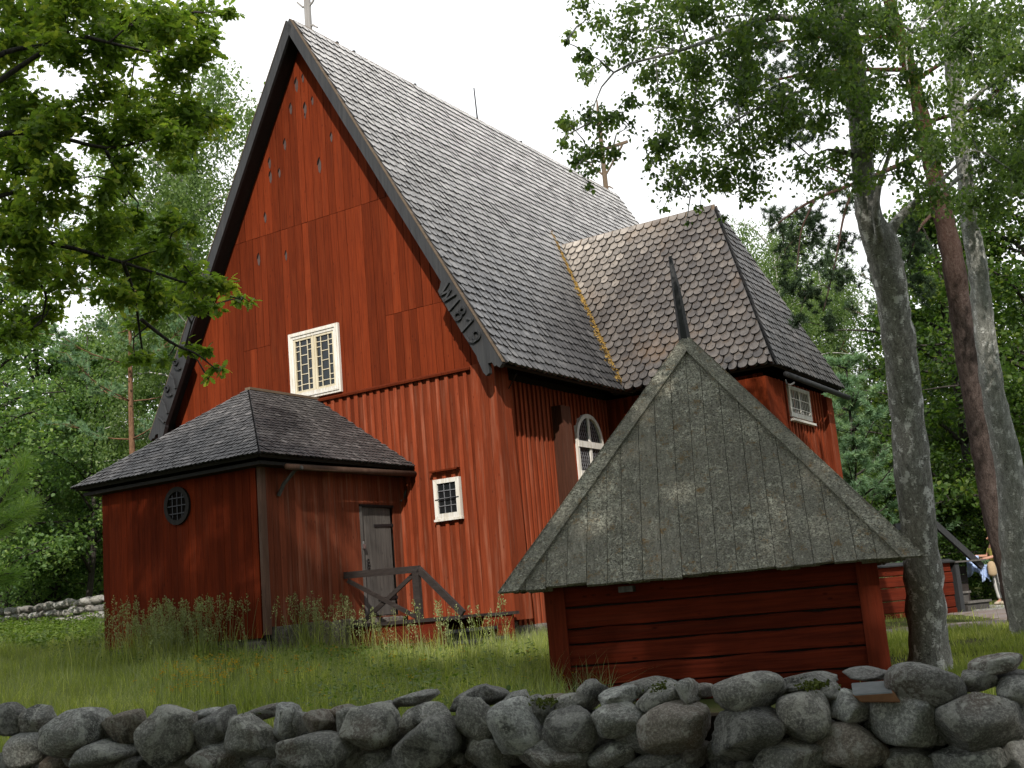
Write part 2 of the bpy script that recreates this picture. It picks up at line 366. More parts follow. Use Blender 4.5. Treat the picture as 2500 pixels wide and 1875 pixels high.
def stone_mat(name, base, lichen, rust=0.25, lich_amt=0.75, sc=1.0):
    m, nt, b = mat_new(name)
    oi = nt.nodes.new('ShaderNodeObjectInfo')
    tcn = nt.nodes.new('ShaderNodeTexCoord'); ad = nt.nodes.new('ShaderNodeVectorMath'); ad.operation = 'ADD'
    cb = nt.nodes.new('ShaderNodeCombineXYZ'); mu = N(nt, 'ShaderNodeMath', operation='MULTIPLY'); mu.inputs[1].default_value = 40
    nt.links.new(oi.outputs['Random'], mu.inputs[0])
    for i in range(3): nt.links.new(mu.outputs[0], cb.inputs[i])
    nt.links.new(tcn.outputs['Object'], ad.inputs[0]); nt.links.new(cb.outputs[0], ad.inputs[1]); v = ad.outputs[0]
    fine = ramp(nt, noise_t(nt, v, 62 * sc, 7, 0.8), [(.35, (0, 0, 0)), (.66, (1, 1, 1))])
    med = noise_t(nt, v, 7 * sc, 6, 0.65, 0.6)
    big = noise_t(nt, v, 2.6 * sc, 3, 0.5)
    c = mix(nt, tuple(x * .45 for x in base), tuple(x * 1.35 for x in base), fine)
    c = mix(nt, c, (0.16, 0.085, 0.045), ramp(nt, big, [(0.56, (0, 0, 0)), (0.68, (rust,) * 3)]))
    vo = nt.nodes.new('ShaderNodeTexVoronoi'); vo.inputs['Scale'].default_value = 7 * sc; nt.links.new(v, vo.inputs['Vector'])
    spots = ramp(nt, vo.outputs['Distance'], [(0.20, (0.35,) * 3), (0.30, (1, 1, 1)), (0.36, (0, 0, 0))])
    sel = ramp(nt, med, [(0.54, (0, 0, 0)), (0.60, (lich_amt,) * 3)])
    c = mix(nt, c, lichen, mix(nt, (0, 0, 0), sel, spots))
    pm = noise_t(nt, v, 4.2 * sc, 7, .7, 1.2)
    c = mix(nt, c, mix(nt, tuple(x * .55 for x in lichen), lichen, fine), ramp(nt, pm, [(0.535, (0, 0, 0)), (0.565, (lich_amt * .85,) * 3)]))
    c = mix(nt, c, tuple(x * .18 for x in base), ramp(nt, noise_t(nt, v, 3.3 * sc, 5, .6, .8), [(0.36, (.75,) * 3), (0.43, (0, 0, 0))]))
    c = mix(nt, c, tuple(x * .9 for x in lichen), ramp(nt, mix(nt, med, fine, 0.62), [(0.52, (0, 0, 0)), (0.72, (lich_amt * .75,) * 3)]))
    c = mix(nt, c, ramp(nt, oi.outputs['Random'], [(0, (0.62, 0.61, 0.60)), (.5, (.95, .93, .88)), (1, (1.25, 1.26, 1.25))]), 1.0, 'MULTIPLY')
    nt.links.new(c, b.inputs['Base Color']); b.inputs['Roughness'].default_value = 0.92; b.inputs['Specular IOR Level'].default_value = 0.2
    bump(nt, b, mix(nt, fine, med, 0.5), 0.9, 0.035)
    return m
ST_GREY = stone_mat('grey_granite', (0.30, 0.30, 0.282), (0.64, 0.645, 0.60), .35, .95)
ST_BROWN = stone_mat('brown_granite', (0.275, 0.24, 0.205), (0.54, 0.52, 0.47), 0.6, 0.8)
ST_PALE = stone_mat('pale_granite', (0.38, 0.37, 0.35), (0.55, 0.55, 0.53), 0.15)
ST_SLATE = plain('bluish_slab', (0.105, 0.112, 0.112), 0.9, 0, 0.15, 18, 0.4)
ST_RUST = plain('rusty_slab_edge', (0.15, 0.075, 0.04), 0.9, 0, 0.15, 18, 0.5)

def lichen_boards():
    m, nt, b = mat_new('lichen_roof_board')
    v = vecmap(nt, (1, 1, 1), 6.0); vo_ = vecmap(nt)
    gr = noise_t(nt, vecmap(nt, (16, 4, 2.0), 6.0), 2.0, 7, .65)
    c = ramp(nt, gr, [(0.3, (0.12, 0.112, 0.09)), (0.55, (0.23, 0.215, 0.175)), (0.75, (0.35, 0.33, 0.28))])
    tn = tint_node(nt)
    c = mix(nt, c, ramp(nt, tn, [(0, (0.75,) * 3), (1, (1.2,) * 3)]), 1.0, 'MULTIPLY')
    big = noise_t(nt, vo_, 1.3, 4); blot = noise_t(nt, v, 27, 6, 0.75, 0.6); fine = noise_t(nt, v, 48, 4, .75)
    crust = ramp(nt, mix(nt, blot, big, 0.30), [(0.43, (0.1, 0.1, 0.1)), (0.55, (.8, .8, .8))])
    lc = mix(nt, (0.33, 0.315, 0.245), (0.60, 0.585, 0.47), ramp(nt, noise_t(nt, v, 9, 5, .7), [(.35, (0, 0, 0)), (.65, (1, 1, 1))]))
    lc = mix(nt, lc, (0.06, 0.06, 0.045), ramp(nt, fine, [(.40, (1, 1, 1)), (.50, (0, 0, 0))]))
    c = mix(nt, c, lc, crust)
    c = mix(nt, c, (0.23, 0.145, 0.06), ramp(nt, mix(nt, noise_t(nt, v, 6, 6, .72), fine, .25), [(0.565, (0, 0, 0)), (0.63, (0.85,) * 3)]))
    nt.links.new(c, b.inputs['Base Color']); b.inputs['Roughness'].default_value = 0.95; b.inputs['Specular IOR Level'].default_value = 0.1
    bump(nt, b, mix(nt, crust, fine, 0.5), 1.0, 0.035)
    return m
LICHEN = lichen_boards()

# ------------------------------------------------------------------ terrain
_cp = np.array([  # x, y, z  heights of the ground measured from the photographer's feet
    (0, 0, 0), (-6, 3, 0), (6, 3, 0), (-4, 7.5, .15), (0, 6.2, .1), (3, 5.2, .1), (-5, 10, .50), (0, 9, .42), (5, 8.5, .38), (-12, 12, .75),
    (2, 13, .42), (6, 14, .42), (4.7, 14.5, .40), (7.1, 18, .58), (8, 20.5, .60), (6.2, 20.5, .58), (12, 20, .55), (8, 26.6, .66), (10.2, 28.6, .62), (16, 28, .6),
    (-4, 14, .72), (-1, 15, .66), (-3.6, 17, .80), (-1.8, 17.5, .78), (-2.6, 18.8, .88), (-3.8, 19.2, .92), (0, 18.5, .80), (-3.2, 21.0, .84), (-2.0, 20.6, .80), (-1.2, 20.3, .78), (-3.0, 20.0, .86), (-2.0, 21.8, .85), (-.9, 21.3, .85), (-7.8, 22.2, 1.22), (-4.4, 20.1, 1.06), (-1, 20.4, .80), (-.4, 22.3, .98), (2, 22, .9),
    (-10.3, 24.5, 1.45), (-13, 22, 1.45), (-14, 30, 1.9), (-17, 38, 2.2), (-13.5, 38.5, 2.1), (-9, 34, 1.7), (-25, 40, 2.6), (-20, 20, 1.5),
    (0, 35, 1.0), (8, 38, .7), (20, 40, .6), (0, 60, 1.4), (-30, 70, 3), (30, 70, .6), (0, -15, 0), (-25, -10, 0), (25, -5, 0), (25, 15, .3), (60, 60, .6), (-60, 60, 3), (0, 120, 1.5)], float)
def ground_z(x, y):
    x = np.asarray(x, float); y = np.asarray(y, float)
    d2 = (x[..., None] - _cp[:, 0]) ** 2 + (y[..., None] - _cp[:, 1]) ** 2 + 0.35
    wt = d2 ** -1.6
    return (wt * _cp[:, 2]).sum(-1) / wt.sum(-1)
def gz(x, y): return float(ground_z(np.array(x), np.array(y)))

# ------------------------------------------------------------------ church (local axes: x = v right along gable, y = u along nave, z)
church = empty('church', (0, 0, 0))
V0, U0, Z0 = -16.3, 18.75, 1.15
cth, sth = math.cos(THETA), math.sin(THETA)
def uvw(v, u, z): return (sth * u + cth * v, cth * u - sth * v, z)
church.location = uvw(V0, U0, Z0); church.rotation_euler = (0, 0, -THETA)
tag(church, 'tall red wooden church with steep shingled roof, white framed windows and a low porch', 'church')
def L(p): return (p[0] - V0, p[1] - U0, p[2] - Z0)
def CB(): return MB(L)
rng = np.random.default_rng(11)

VC = -16.22              # ridge line of the nave
VE_R, VE_L = -11.45, -20.99   # eaves
ZR, ZE = 14.72, 6.10     # ridge and eave heights (top surface)
UB = 18.35               # front edge of the roof
UG = 18.75               # gable wall face
UEND = 33.95
VW_R, VW_L = -12.12, -20.45   # side walls
SL = (ZR - ZE) / (VE_R - VC)

# --- boards -----------------------------------------------------------------
def clip_poly(poly, a, b, c):
    """keep a*x + b*y <= c"""
    out_ = []
    for i in range(len(poly)):
        p, q = poly[i], poly[(i + 1) % len(poly)]
        dp, dq = a * p[0] + b * p[1] - c, a * q[0] + b * q[1] - c
        if dp <= 0: out_.append(p)
        if dp * dq < 0:
            t = dp / (dp - dq); out_.append((p[0] + t * (q[0] - p[0]), p[1] + t * (q[1] - p[1])))
    return out_

# upper gable: flush vertical planks
mb = CB()
zj = [6.25, 10.2, 15]
v = VW_L - 0.25
while v < -11.75:
    wv = rng.uniform(0.17, 0.24)
    joints = [6.28, 7.70 if (-14.6 < v < -12.4 or -18.6 < v < -17.8) else None, 10.22, 15.2]
    joints = [j for j in joints if j]
    for j in range(len(joints) - 1):
        poly = [(v, joints[j]), (v + wv - rng.uniform(.007, .016), joints[j]), (v + wv - .009, joints[j + 1] - .010), (v, joints[j + 1] - .008)]
        zt = ZR - 0.17
        poly = clip_poly(poly, SL, 1, zt + SL * VC); poly = clip_poly(poly, -SL, 1, zt - SL * VC) if poly else poly
        if len(poly) >= 3:
            dd = rng.uniform(-.004, .004)
            mb.prism(poly, lambda a, b, d: (a, UG + d, b), dd, 0.05, 0, rng.uniform(0.2, 0.9))
    v += wv
mb.box((-20.6, UG + .052, 6.2), (-11.8, UG + .07, 6.3), 1)
poly = [(-20.7, 6.2), (-11.75, 6.2), (VC, ZR - .25)]
mb.prism(poly, lambda a, b, d: (a, UG + d, b), 0.055, 0.12, 1)
# teardrop pecked holes in the planks
Z1 = lambda x, y: (600 + x * .18083, y * .18083)
C1 = lambda x, y: (x * .42204, y * .42204)
def gable_hit(px, py, u=UG):
    d = ray(px, py); DU_ = np.array([sth, cth, 0]); DV_ = np.array([cth, -sth, 0])
    t = (u - EYE @ DU_) / (d @ DU_); P = EYE + d * t
    return P @ DV_, P[2]
for (px, py), hh in [(C1(1715, 485), .34), (C1(1752, 450), .2), (C1(1682, 625), .26), (C1(1765, 625), .30), (C1(1808, 580), .2), (C1(1765, 670), .12), (C1(1917, 790), .22), (C1(1648, 832), .26),
                     (C1(1560, 940), .26), (C1(1565, 1020), .28), (C1(1617, 997), .22), (C1(1848, 952), .34), (C1(1535, 1255), .24), (C1(1497, 1497), .28), (C1(1655, 1475), .22), (C1(1195, 0), .0)]:
    if hh == 0: continue
    hv, hz = gable_hit(px, py)
    ww = hh * .30
    body = [(hv - ww * .45, hz - .1 * hh), (hv - ww * .3, hz - .45 * hh), (hv + ww * .1, hz - .62 * hh), (hv + ww * .45, hz - .3 * hh), (hv + ww * .5, hz + .1 * hh), (hv + ww * .2, hz + .35 * hh), (hv - ww * .3, hz + .3 * hh)]
    mb.prism(body, lambda a, b, d: (a, UG - .006 + d, b), 0, .004, 2)
    cav = [(hv - ww * .62, hz + .02 * hh), (hv - ww * .25, hz + .05 * hh), (hv + ww * .1, hz + .28 * hh), (hv + ww * .2, hz + .5 * hh), (hv - ww * .15, hz + .45 * hh), (hv - ww * .5, hz + .25 * hh)]
    mb.prism(cav, lambda a, b, d: (a, UG - .011 + d, b), 0, .004, 1)
mb.build('upper_gable', [RED_UP, VOID, WORN_GREY], church)

def batten_wall(name, mat, pt, a0, a1, z0, z1, sp=0.2, bw=0.085, openings=(), seed=1, parent=church, th=0.04):
    """board-and-batten wall; pt(a, d, z) -> v,u,z with d the outward distance; openings: (a0, a1, z0, z1)"""
    r_ = np.random.default_rng(seed); m_ = CB()
    def strip(x0, x1, d0, d1, zz0, zz1, tint):
        segs = [(zz0, zz1)]
        for (o0, o1, p0, p1) in openings:
            if x1 > o0 + .01 and x0 < o1 - .01:
                new = []
                for (s0, s1) in segs:
                    if p0 > s0: new.append((s0, min(s1, p0)))
                    if p1 < s1: new.append((max(s0, p1), s1))
                segs = [s for s in new if s[1] - s[0] > .02]
        for (s0, s1) in segs:
            m_.prism([(x0, s0), (x1, s0), (x1, s1), (x0, s1)], lambda a, b, d: pt(a, d, b), d0, d1, 0, tint)
    a = a0
    while a < a1 - .01:
        w_ = sp * r_.uniform(.88, 1.12); e_ = min(a + w_, a1)
        strip(a + .002, e_ - .002, -.03, r_.uniform(-.003, .003), z0 + r_.uniform(0, .015), z1, r_.uniform(.05, .55) if bw else r_.uniform(.15, .9))
        if bw and e_ < a1 - .02:
            b2 = bw * r_.uniform(.85, 1.15)
            strip(e_ - b2 / 2, e_ + b2 / 2, .004, th * r_.uniform(.85, 1.1), z0 + r_.uniform(-.02, .02), z1 - r_.uniform(0, .02), r_.uniform(.65, 1))
        a = e_
    return m_.build(name, mat, parent)

gab = lambda a, d, z: (a, UG - .002 - d, z)
SW = (-13.46, -12.85, 3.40, 4.17)
batten_wall('lower_gable_wall', RED_LO, gab, VW_L + .2, -12.42, 1.42, 6.2, .205, .085, [(-18.28, -14.36, 1, 4.45)], 3, th=.045)
sidew = lambda a, d, z: (VW_R + d, a, z)
batten_wall('side_wall', RED_LO, sidew, UG + .3, 23.8, 1.25, 6.05, .17, .075, [], 5, th=.04)
batten_wall('side_wall', RED_LO, sidew, 28.0, 33.3, 1.25, 6.05, .2, .08, [], 6)
batten_wall('side_wall', RED_LO, lambda a, d, z: (VW_L - d, a, z), UG + .1, 33.3, 1.5, 6.3, .22, .08, [], 7)
batten_wall('far_gable_wall', RED_LO, lambda a, d, z: (a, 33.3 + d, z), VW_L, VW_R, 1.25, 6.3, .22, .08, [], 8)
# log core so that nothing shows through the boards
mb = CB(); mb.box((VW_L + .05, UG + .13, 1.3), (VW_R - .04, 33.2, 6.2), 0)
poly = [(VW_L + .1, 6.2), (VW_R - .1, 6.2), (VC, ZR - .4)]
mb.prism(poly, lambda a, b, d: (a, d, b), UG + .15, 33.2, 0)
mb.build('inner_wall', DARK_WOOD, church)
# belt ledge
mb = CB(); mb.prism([(0, 6.20), (0.09, 6.195), (0.10, 6.235), (0.0, 6.285)], lambda a, b, d: (d, UG - a - .003, b), VW_L - .1, -12.40, 0, .25)
mb.build('belt_ledge', RED_UP, church)

# corner casing (log ends boxed in with boards)
def casing(name, v0, v1, u0, u1, z0, z1, flare=0.05, mat=RED_LO, seed=1, cut=None):
    r_ = np.random.default_rng(seed); m_ = CB()
    def q(pa, pb, n):
        for i in range(n):
            t0, t1 = i / n, (i + 1) / n
            fs = []
            for (sx, zz, ex) in ((0, z0, flare), (1, z1, 0)):
                for t in (t0 + .004, t1 - .004):
                    x = pa[0] + (pb[0] - pa[0]) * t; y = pa[1] + (pb[1] - pa[1]) * t
                    cx_, cy_ = (v0 + v1) / 2, (u0 + u1) / 2
                    fs.append((x + ex * np.sign(x - cx_) * min(1, abs(x - cx_) / (abs(v1 - v0) / 2)), y + ex * np.sign(y - cy_) * min(1, abs(y - cy_) / (abs(u1 - u0) / 2)), zz))
            nx, ny = (pb[1] - pa[1]), -(pb[0] - pa[0]); ln = math.hypot(nx, ny); nx /= ln; ny /= ln
            dd = r_.uniform(.0, .006)
            outer = [(p[0] + nx * dd, p[1] + ny * dd, p[2]) for p in fs]; inner = [(p[0] - nx * .03, p[1] - ny * .03, p[2]) for p in fs]
            vs = [outer[0], outer[1], outer[3], outer[2], inner[0], inner[1], inner[3], inner[2]]
            m_.add(vs, [(0, 1, 2, 3), (7, 6, 5, 4), (0, 4, 5, 1), (1, 5, 6, 2), (2, 6, 7, 3), (3, 7, 4, 0)], 0, r_.uniform(.2, .95))
    q((v0, u0), (v1, u0), 3); q((v1, u0), (v1, u1), 2); q((v0, u1), (v0, u0), 2); q((v1, u1), (v0, u1), 2)
    return m_.build(name, mat, church)
casing('corner_casing', -12.40, -11.86, UG - .05, UG + .42, 1.38, 6.28, .07, RED_LO, 4)
casing('corner_casing', -20.80, -20.30, UG - .05, UG + .42, 1.6, 6.28, .05, RED_WORN, 9)
casing('wall_brace_casing', -12.3, -11.86, 21.15, 21.55, 1.25, 5.66, 0.03, BRACE, 10)
casing('corner_casing', -12.4, -11.86, 33.0, 33.4, 1.2, 6.1, .03, RED_LO, 12)

# stone footing
mb = CB(); r_ = np.random.default_rng(5)
def footing_run(p, q, z0, z1, n):
    for i in range(n):
        t0, t1 = i / n, (i + 1) / n
        a = np.array(p) + (np.array(q) - np.array(p)) * t0; b = np.array(p) + (np.array(q) - np.array(p)) * t1
        o_ = r_.uniform(-.03, .05)
        mb.beam((*((a * .97 + b * .03) + 0), (z0 + z1) / 2), (*(b * .97 + a * .03), (z0 + z1) / 2 + r_.uniform(-.02, .02)), .34 + o_, (z1 - z0) * r_.uniform(.9, 1.0), (0, 0, 1), 0)
footing_run((-18.2, 15.0), (-14.4, 15.0), .85, 1.46, 7); footing_run((-14.47, 15), (-14.47, 18.6), .8, 1.7, 5)
footing_run((-14.3, 18.95), (-12.0, 18.95), .7, 1.40, 5); footing_run((-12.15, 18.9), (-12.15, 33), .5, 1.27, 22)
footing_run((-20.5, 18.9), (-18.2, 18.9), .9, 1.5, 4); footing_run((-18.2, 15), (-18.2, 18.8), 1.0, 1.5, 5); footing_run((-20.4, 19), (-20.4, 33), 1.2, 1.55, 18)
mb.build('stone_footing', ST_BROWN, church, bevel=.05)

# --- shingled slopes ---------------------------------------------------------
def slope_frame(o, ax, dn):
    """o: origin on the ridge side, ax: unit vector along the rows, dn: unit vector down the slope (church v,u,z)"""
    o = np.array(o, float); ax = np.array(ax, float); ax /= np.linalg.norm(ax); dn = np.array(dn, float); dn /= np.linalg.norm(dn)
    n = np.cross(ax, dn); n /= np.linalg.norm(n)
    if n[2] < 0: n = -n
    return o, ax, dn, n
def shingles(m_, frame, poly, wdt, exp, seed, shape='round', lift=.03, th=.022, mat=0, toff=0.0, overhang=.06, rnd=.7, jit=.012, lenf=2.1, slab=.07):
    o, ax, dn, n = frame; r_ = np.random.default_rng(seed)
    P = lambda a, b, d: tuple(o + ax * a + dn * b + n * d)
    m_.prism(poly, P, -slab, -.004, 1, .5)
    amin, amax = min(p[0] for p in poly), max(p[0] for p in poly); bmin, bmax = min(p[1] for p in poly), max(p[1] for p in poly)
    # half planes of the convex polygon
    area = sum(poly[i][0] * poly[(i + 1) % len(poly)][1] - poly[(i + 1) % len(poly)][0] * poly[i][1] for i in range(len(poly)))
    hp = []
    for i in range(len(poly)):
        p, q = poly[i], poly[(i + 1) % len(poly)]
        ea, eb = q[0] - p[0], q[1] - p[1]
        na, nb = (eb, -ea) if area > 0 else (-eb, ea)
        ln = math.hypot(na, nb) or 1; na /= ln; nb /= ln
        hp.append((na, nb, na * p[0] + nb * p[1] + (overhang if nb > .9 else .004)))
    rows = int((bmax - bmin) / exp) + 2
    for k in range(rows):
        bb = bmax + overhang - k * exp            # butt line of this row
        off = (k % 2) * wdt / 2
        c = amin - wdt + off
        while c < amax + wdt:
            hw = wdt * .455 * r_.uniform(.92, 1.03); jb = r_.normal() * jit; sk = r_.normal() * .02
            ln = exp * lenf; cc = c + r_.normal() * .006
            if shape == 'round':
                arc = [(cc + hw * math.cos(t) , bb + jb - hw * rnd + hw * rnd * math.sin(t)) for t in np.linspace(0, math.pi, 8)]
            elif shape == 'flat':
                arc = [(cc + hw, bb + jb - .03), (cc + hw * .6, bb + jb), (cc - hw * .7, bb + jb - .004), (cc - hw, bb + jb - .03)]
            else:
                arc = [(cc + hw, bb + jb - hw * .55), (cc + hw * .5, bb + jb - hw * .05), (cc + sk, bb + jb), (cc - hw * .5, bb + jb - hw * .1), (cc - hw, bb + jb - hw * .6)]
            pl = arc + [(cc - hw, bb - ln), (cc + hw, bb - ln)]
            for (a_, b_, c_) in hp:
                pl = clip_poly(pl, a_, b_, c_)
                if len(pl) < 3: break
            c += wdt
            if len(pl) < 3: continue
            ar = abs(sum(pl[i][0] * pl[(i + 1) % len(pl)][1] - pl[(i + 1) % len(pl)][0] * pl[i][1] for i in range(len(pl)))) / 2
            if ar < .15 * wdt * exp: continue
            dz = r_.uniform(-.004, .006); tw = r_.normal() * .03
            top, bot = [], []
            for (a, b) in pl:
                t = (b - (bb - ln)) / ln
                hh = .002 + (lift + dz) * t + tw * (a - cc)
                top.append(P(a, b, hh + th)); bot.append(P(a, b, hh))
            kk = len(pl)
            fs = [tuple(range(kk))]
            fs += [(i, i + kk, (i + 1) % kk + kk, (i + 1) % kk) for i in range(kk)]
            tv = float(np.clip(r_.normal(.5 + toff, .22), .06, 1))
            m_.add(top + bot, fs[:1], mat, tv); k0 = len(m_.v) - 2 * kk
            for f in fs[1:]: m_.f.append([k0 + i for i in f]); m_.m.append(mat); m_.t.append(0.0)  # butt faces tinted near black: shade under each course put into the colour
# nave, right slope (seen) with the transept valley left covered by the transept roof
slopelen = math.hypot(VE_R - VC, ZR - ZE)
dnR = np.array([VE_R - VC, 0, ZE - ZR]) / slopelen
mb = CB()
frR = slope_frame((VC, UB, ZR), (0, 1, 0), dnR)
LU = UEND - UB
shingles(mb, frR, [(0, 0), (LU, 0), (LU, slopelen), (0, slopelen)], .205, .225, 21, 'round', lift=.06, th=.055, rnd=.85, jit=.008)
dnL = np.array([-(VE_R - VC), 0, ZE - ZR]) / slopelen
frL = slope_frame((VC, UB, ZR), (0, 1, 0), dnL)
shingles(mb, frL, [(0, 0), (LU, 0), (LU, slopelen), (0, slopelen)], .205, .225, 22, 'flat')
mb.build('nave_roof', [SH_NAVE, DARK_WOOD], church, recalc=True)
# ridge boards
mb = CB()
mb.beam((VC + .08, UB - .02, ZR + .035), (VC + .08, UEND, ZR + .02), .20, .03, dnR * -1 + np.array([0, 0, .0]), 0, .5)
mb.beam((VC - .08, UB - .02, ZR + .035), (VC - .08, UEND, ZR + .02), .20, .03, (-dnR[0], 0, -dnR[2]), 0, .5)
def ridge_cap(pts0, pts1, dirs, parent, name, mats, wd=.17, tw=.03):
    m_ = CB()
    for dd in dirs:
        dd = np.array(dd); p0, p1 = np.array(pts0), np.array(pts1)
        nn = np.cross(p1 - p0, dd); nn /= np.linalg.norm(nn)
        if nn[2] < 0: nn = -nn
        a = [p0 + nn * .055, p1 + nn * .055, p1 + nn * .055 + dd * wd, p0 + nn * .055 + dd * wd]
        b = [x + nn * tw for x in a]
        m_.add(a + b, [(0, 1, 2, 3), (7, 6, 5, 4), (0, 4, 5, 1), (1, 5, 6, 2), (2, 6, 7, 3), (3, 7, 4, 0)], 0, .5)
    return m_, name, mats, parent
m_, *_ = ridge_cap((VC, UB + .1, ZR + .01), (VC, UEND, ZR + .01), (dnR, dnL), church, '', None)
m_.build('ridge_board', TAN_WOOD, church)

# bargeboards with carved ends
def bar_side(sgn):
    dn = dnR if sgn > 0 else dnL
    o, ax, d_, n = slope_frame((VC, UB, ZR), (0, 1, 0), dn)
    P = lambda a, b, d: tuple(np.array((VC, 0, ZR)) + dn * a + n * b + np.array((0, UB - .035 + d, 0)))
    Lb = slopelen + .02
    m_ = CB()
    wd = .155
    # plain upper board
    m_.prism([(0 if sgn < 0 else -.03, .05), (Lb - 2.25, .05), (Lb - 2.2, -wd), (wd * .6, -wd)], lambda a, b, d: P(a, b, d), -.04, .03, 0, .5)
    # wider carved lower board
    carve = [(Lb - 2.25, .05), (Lb + .02, .045), (Lb + .05, -.05), (Lb - .03, -.08), (Lb - .04, -.13), (Lb - .14, -.13), (Lb - .18, -.21), (Lb - .08, -.25), (Lb - .01, -.29), (Lb - .01, -.37), (Lb - .10, -.39),
             (Lb - .4, -.35), (Lb - .45, -.33), (Lb - 1.2, -.335), (Lb - 1.95, -.33), (Lb - 2.10, -.31), (Lb - 2.12, -.25), (Lb - 2.2, -.155)]
    cut = carve
    m_.prism(cut, lambda a, b, d: P(a, b, d), -.055, .045, 0, .4)
    ob = m_.build('bargeboard', TAR_WOOD, church)
    return ob, P, Lb
bR, PR, LbR = bar_side(1)
bL, PL, LbL = bar_side(-1)
# raised carved writing  W 1819 on the right board, scroll letters on the left one
def strokes(P, segs, wd=.045, d0=-.105, d1=-.05):
    m_ = CB()
    for seg in segs:
        for (a0, b0), (a1, b1) in zip(seg[:-1], seg[1:]):
            dx, dy = a1 - a0, b1 - b0; ln = math.hypot(dx, dy) or 1; nx, ny = -dy / ln * wd / 2, dx / ln * wd / 2
            ex, ey = dx / ln * wd * .3, dy / ln * wd * .3
            m_.prism([(a0 + nx - ex, b0 + ny - ey), (a1 + nx + ex, b1 + ny + ey), (a1 - nx + ex, b1 - ny + ey), (a0 - nx - ex, b0 - ny - ey)], lambda a, b, d: P(a, b, d), d0, d1, 0, .7)
    return m_
def arc(c, r, t0, t1, n=12, ry=None):
    ry = ry or r
    return [(c[0] + r * math.cos(R(t)), c[1] + ry * math.sin(R(t))) for t in np.linspace(t0, t1, n)]
a0 = LbR - 2.05; k_ = .76
def sc(seg): return [[(a0 + x * k_ * .93, y * k_) for x, y in s] for s in seg]
seg = [[(0, -.02), (.12, -.38), (.22, -.08), (.34, -.38), (.42, -.02)],        # W
       [(.62, -.02), (.66, -.40)],                                             # 1
       arc((.95, -.10), .085, 0, 360, 16), arc((.98, -.28), .105, 0, 360, 16),  # 8
       [(1.22, -.10), (1.38, .01), (1.42, -.40)],                              # 1
       arc((1.80, -.12), .12, -10, 350, 16, .10), [(1.92, -.12), (1.90, -.28), (1.80, -.37), (1.66, -.38)]]   # 9
strokes(PR, sc(seg), .04).build('carved_lettering', TAR_WOOD, bR)
a0 = LbL - 2.0
seg = [arc((.2, -.06), .075, 0, 360, 14), arc((.18, -.18), .2, 60, -50, 8), [(.62, .0), (.72, -.2), (.95, -.40)],
       arc((1.1, -.06), .075, 0, 360, 14), arc((1.08, -.18), .2, 60, -50, 8), [(1.5, .0), (1.6, -.2), (1.8, -.40)], [(2.05, -.1), (2.12, -.40)]]
strokes(PL, sc(seg), .04).build('carved_scroll', TAR_WOOD, bL)
# thin weather strip on the barges
mb = CB()
for P_, Lb_ in ((PR, LbR), (PL, LbL)):
    mb.prism([(0, .055), (Lb_, .055), (Lb_, .072), (0, .072)], lambda a, b, d: P_(a, b, d), -.05, .1, 0, .3)
mb.build('verge_strip', TAN_WOOD, church)

# --- transept ---------------------------------------------------------------
TR_U, TR_Z = 25.55, 10.50
TE = -7.92              # hip-end eave (v)
TW0, TW1 = 23.28, 27.95 # west / east eave (u)
TZE = 6.10
TRV = -9.68             # ridge end
VVAL = VC + (ZR - TR_Z) / SL - .1
mb = CB()
dw = np.array([0, TW0 - TR_U, TZE - TR_Z]); lw = np.linalg.norm(dw)
frW = slope_frame((TRV, TR_U, TR_Z), (1, 0, 0), dw)
inner_top, inner_bot = VVAL - TRV - .35, (VE_R - .25) - TRV
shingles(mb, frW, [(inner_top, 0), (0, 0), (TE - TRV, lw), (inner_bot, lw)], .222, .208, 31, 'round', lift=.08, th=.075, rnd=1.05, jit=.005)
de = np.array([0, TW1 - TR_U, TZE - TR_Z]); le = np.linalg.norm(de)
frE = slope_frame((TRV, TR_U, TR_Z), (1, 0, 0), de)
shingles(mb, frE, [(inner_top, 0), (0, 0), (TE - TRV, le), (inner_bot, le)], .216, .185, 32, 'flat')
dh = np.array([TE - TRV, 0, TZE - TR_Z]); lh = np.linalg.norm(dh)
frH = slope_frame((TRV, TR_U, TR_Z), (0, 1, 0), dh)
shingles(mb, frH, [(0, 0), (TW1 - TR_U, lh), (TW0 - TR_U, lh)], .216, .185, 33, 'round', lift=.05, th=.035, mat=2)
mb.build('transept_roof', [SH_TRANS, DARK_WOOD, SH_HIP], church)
m_, *_ = ridge_cap((VVAL - .15, TR_U, TR_Z + .03), (TRV + .06, TR_U, TR_Z + .03), (dw / lw, de / le), church, '', None, .19, .035)
m_.build('transept_ridge_board', TAN_WOOD, church)
# dry moss in the valley
mb = CB(); r_ = np.random.default_rng(8)
pt = np.array((VVAL - .02, TR_U - .2, TR_Z - .4)); pb = np.array((VE_R + .0, TW0 - .02, ZE + .02))
for i in range(2600):
    t = r_.uniform(0, 1) ** .8
    half = .03 + .20 * min(1, t * 1.15) * (1 if t < .85 else (1.3 - t) / .45)
    c = pt + (pb - pt) * t; sx = r_.normal() * half * .55
    q = c + (np.array([0, -sx, 0]) if sx > 0 else np.array([-sx * .5, 0, 0]))
    zt = max(ZR - SL * (q[0] - VC), TR_Z - (TR_U - q[1]) * (TR_Z - TZE) / (TR_U - TW0))
    q = np.array([q[0], q[1], zt + r_.uniform(.10, .24)]); s = r_.uniform(.02, .055); e = rdir(r_, 6) * s
    mb.add([q + e[0], q + e[1], q + e[2], q + e[3]], [(0, 1, 2), (0, 2, 3), (0, 3, 1), (1, 3, 2)], 0, r_.uniform(0, 1))
mb.build('valley_moss', MOSS_DRY, church)

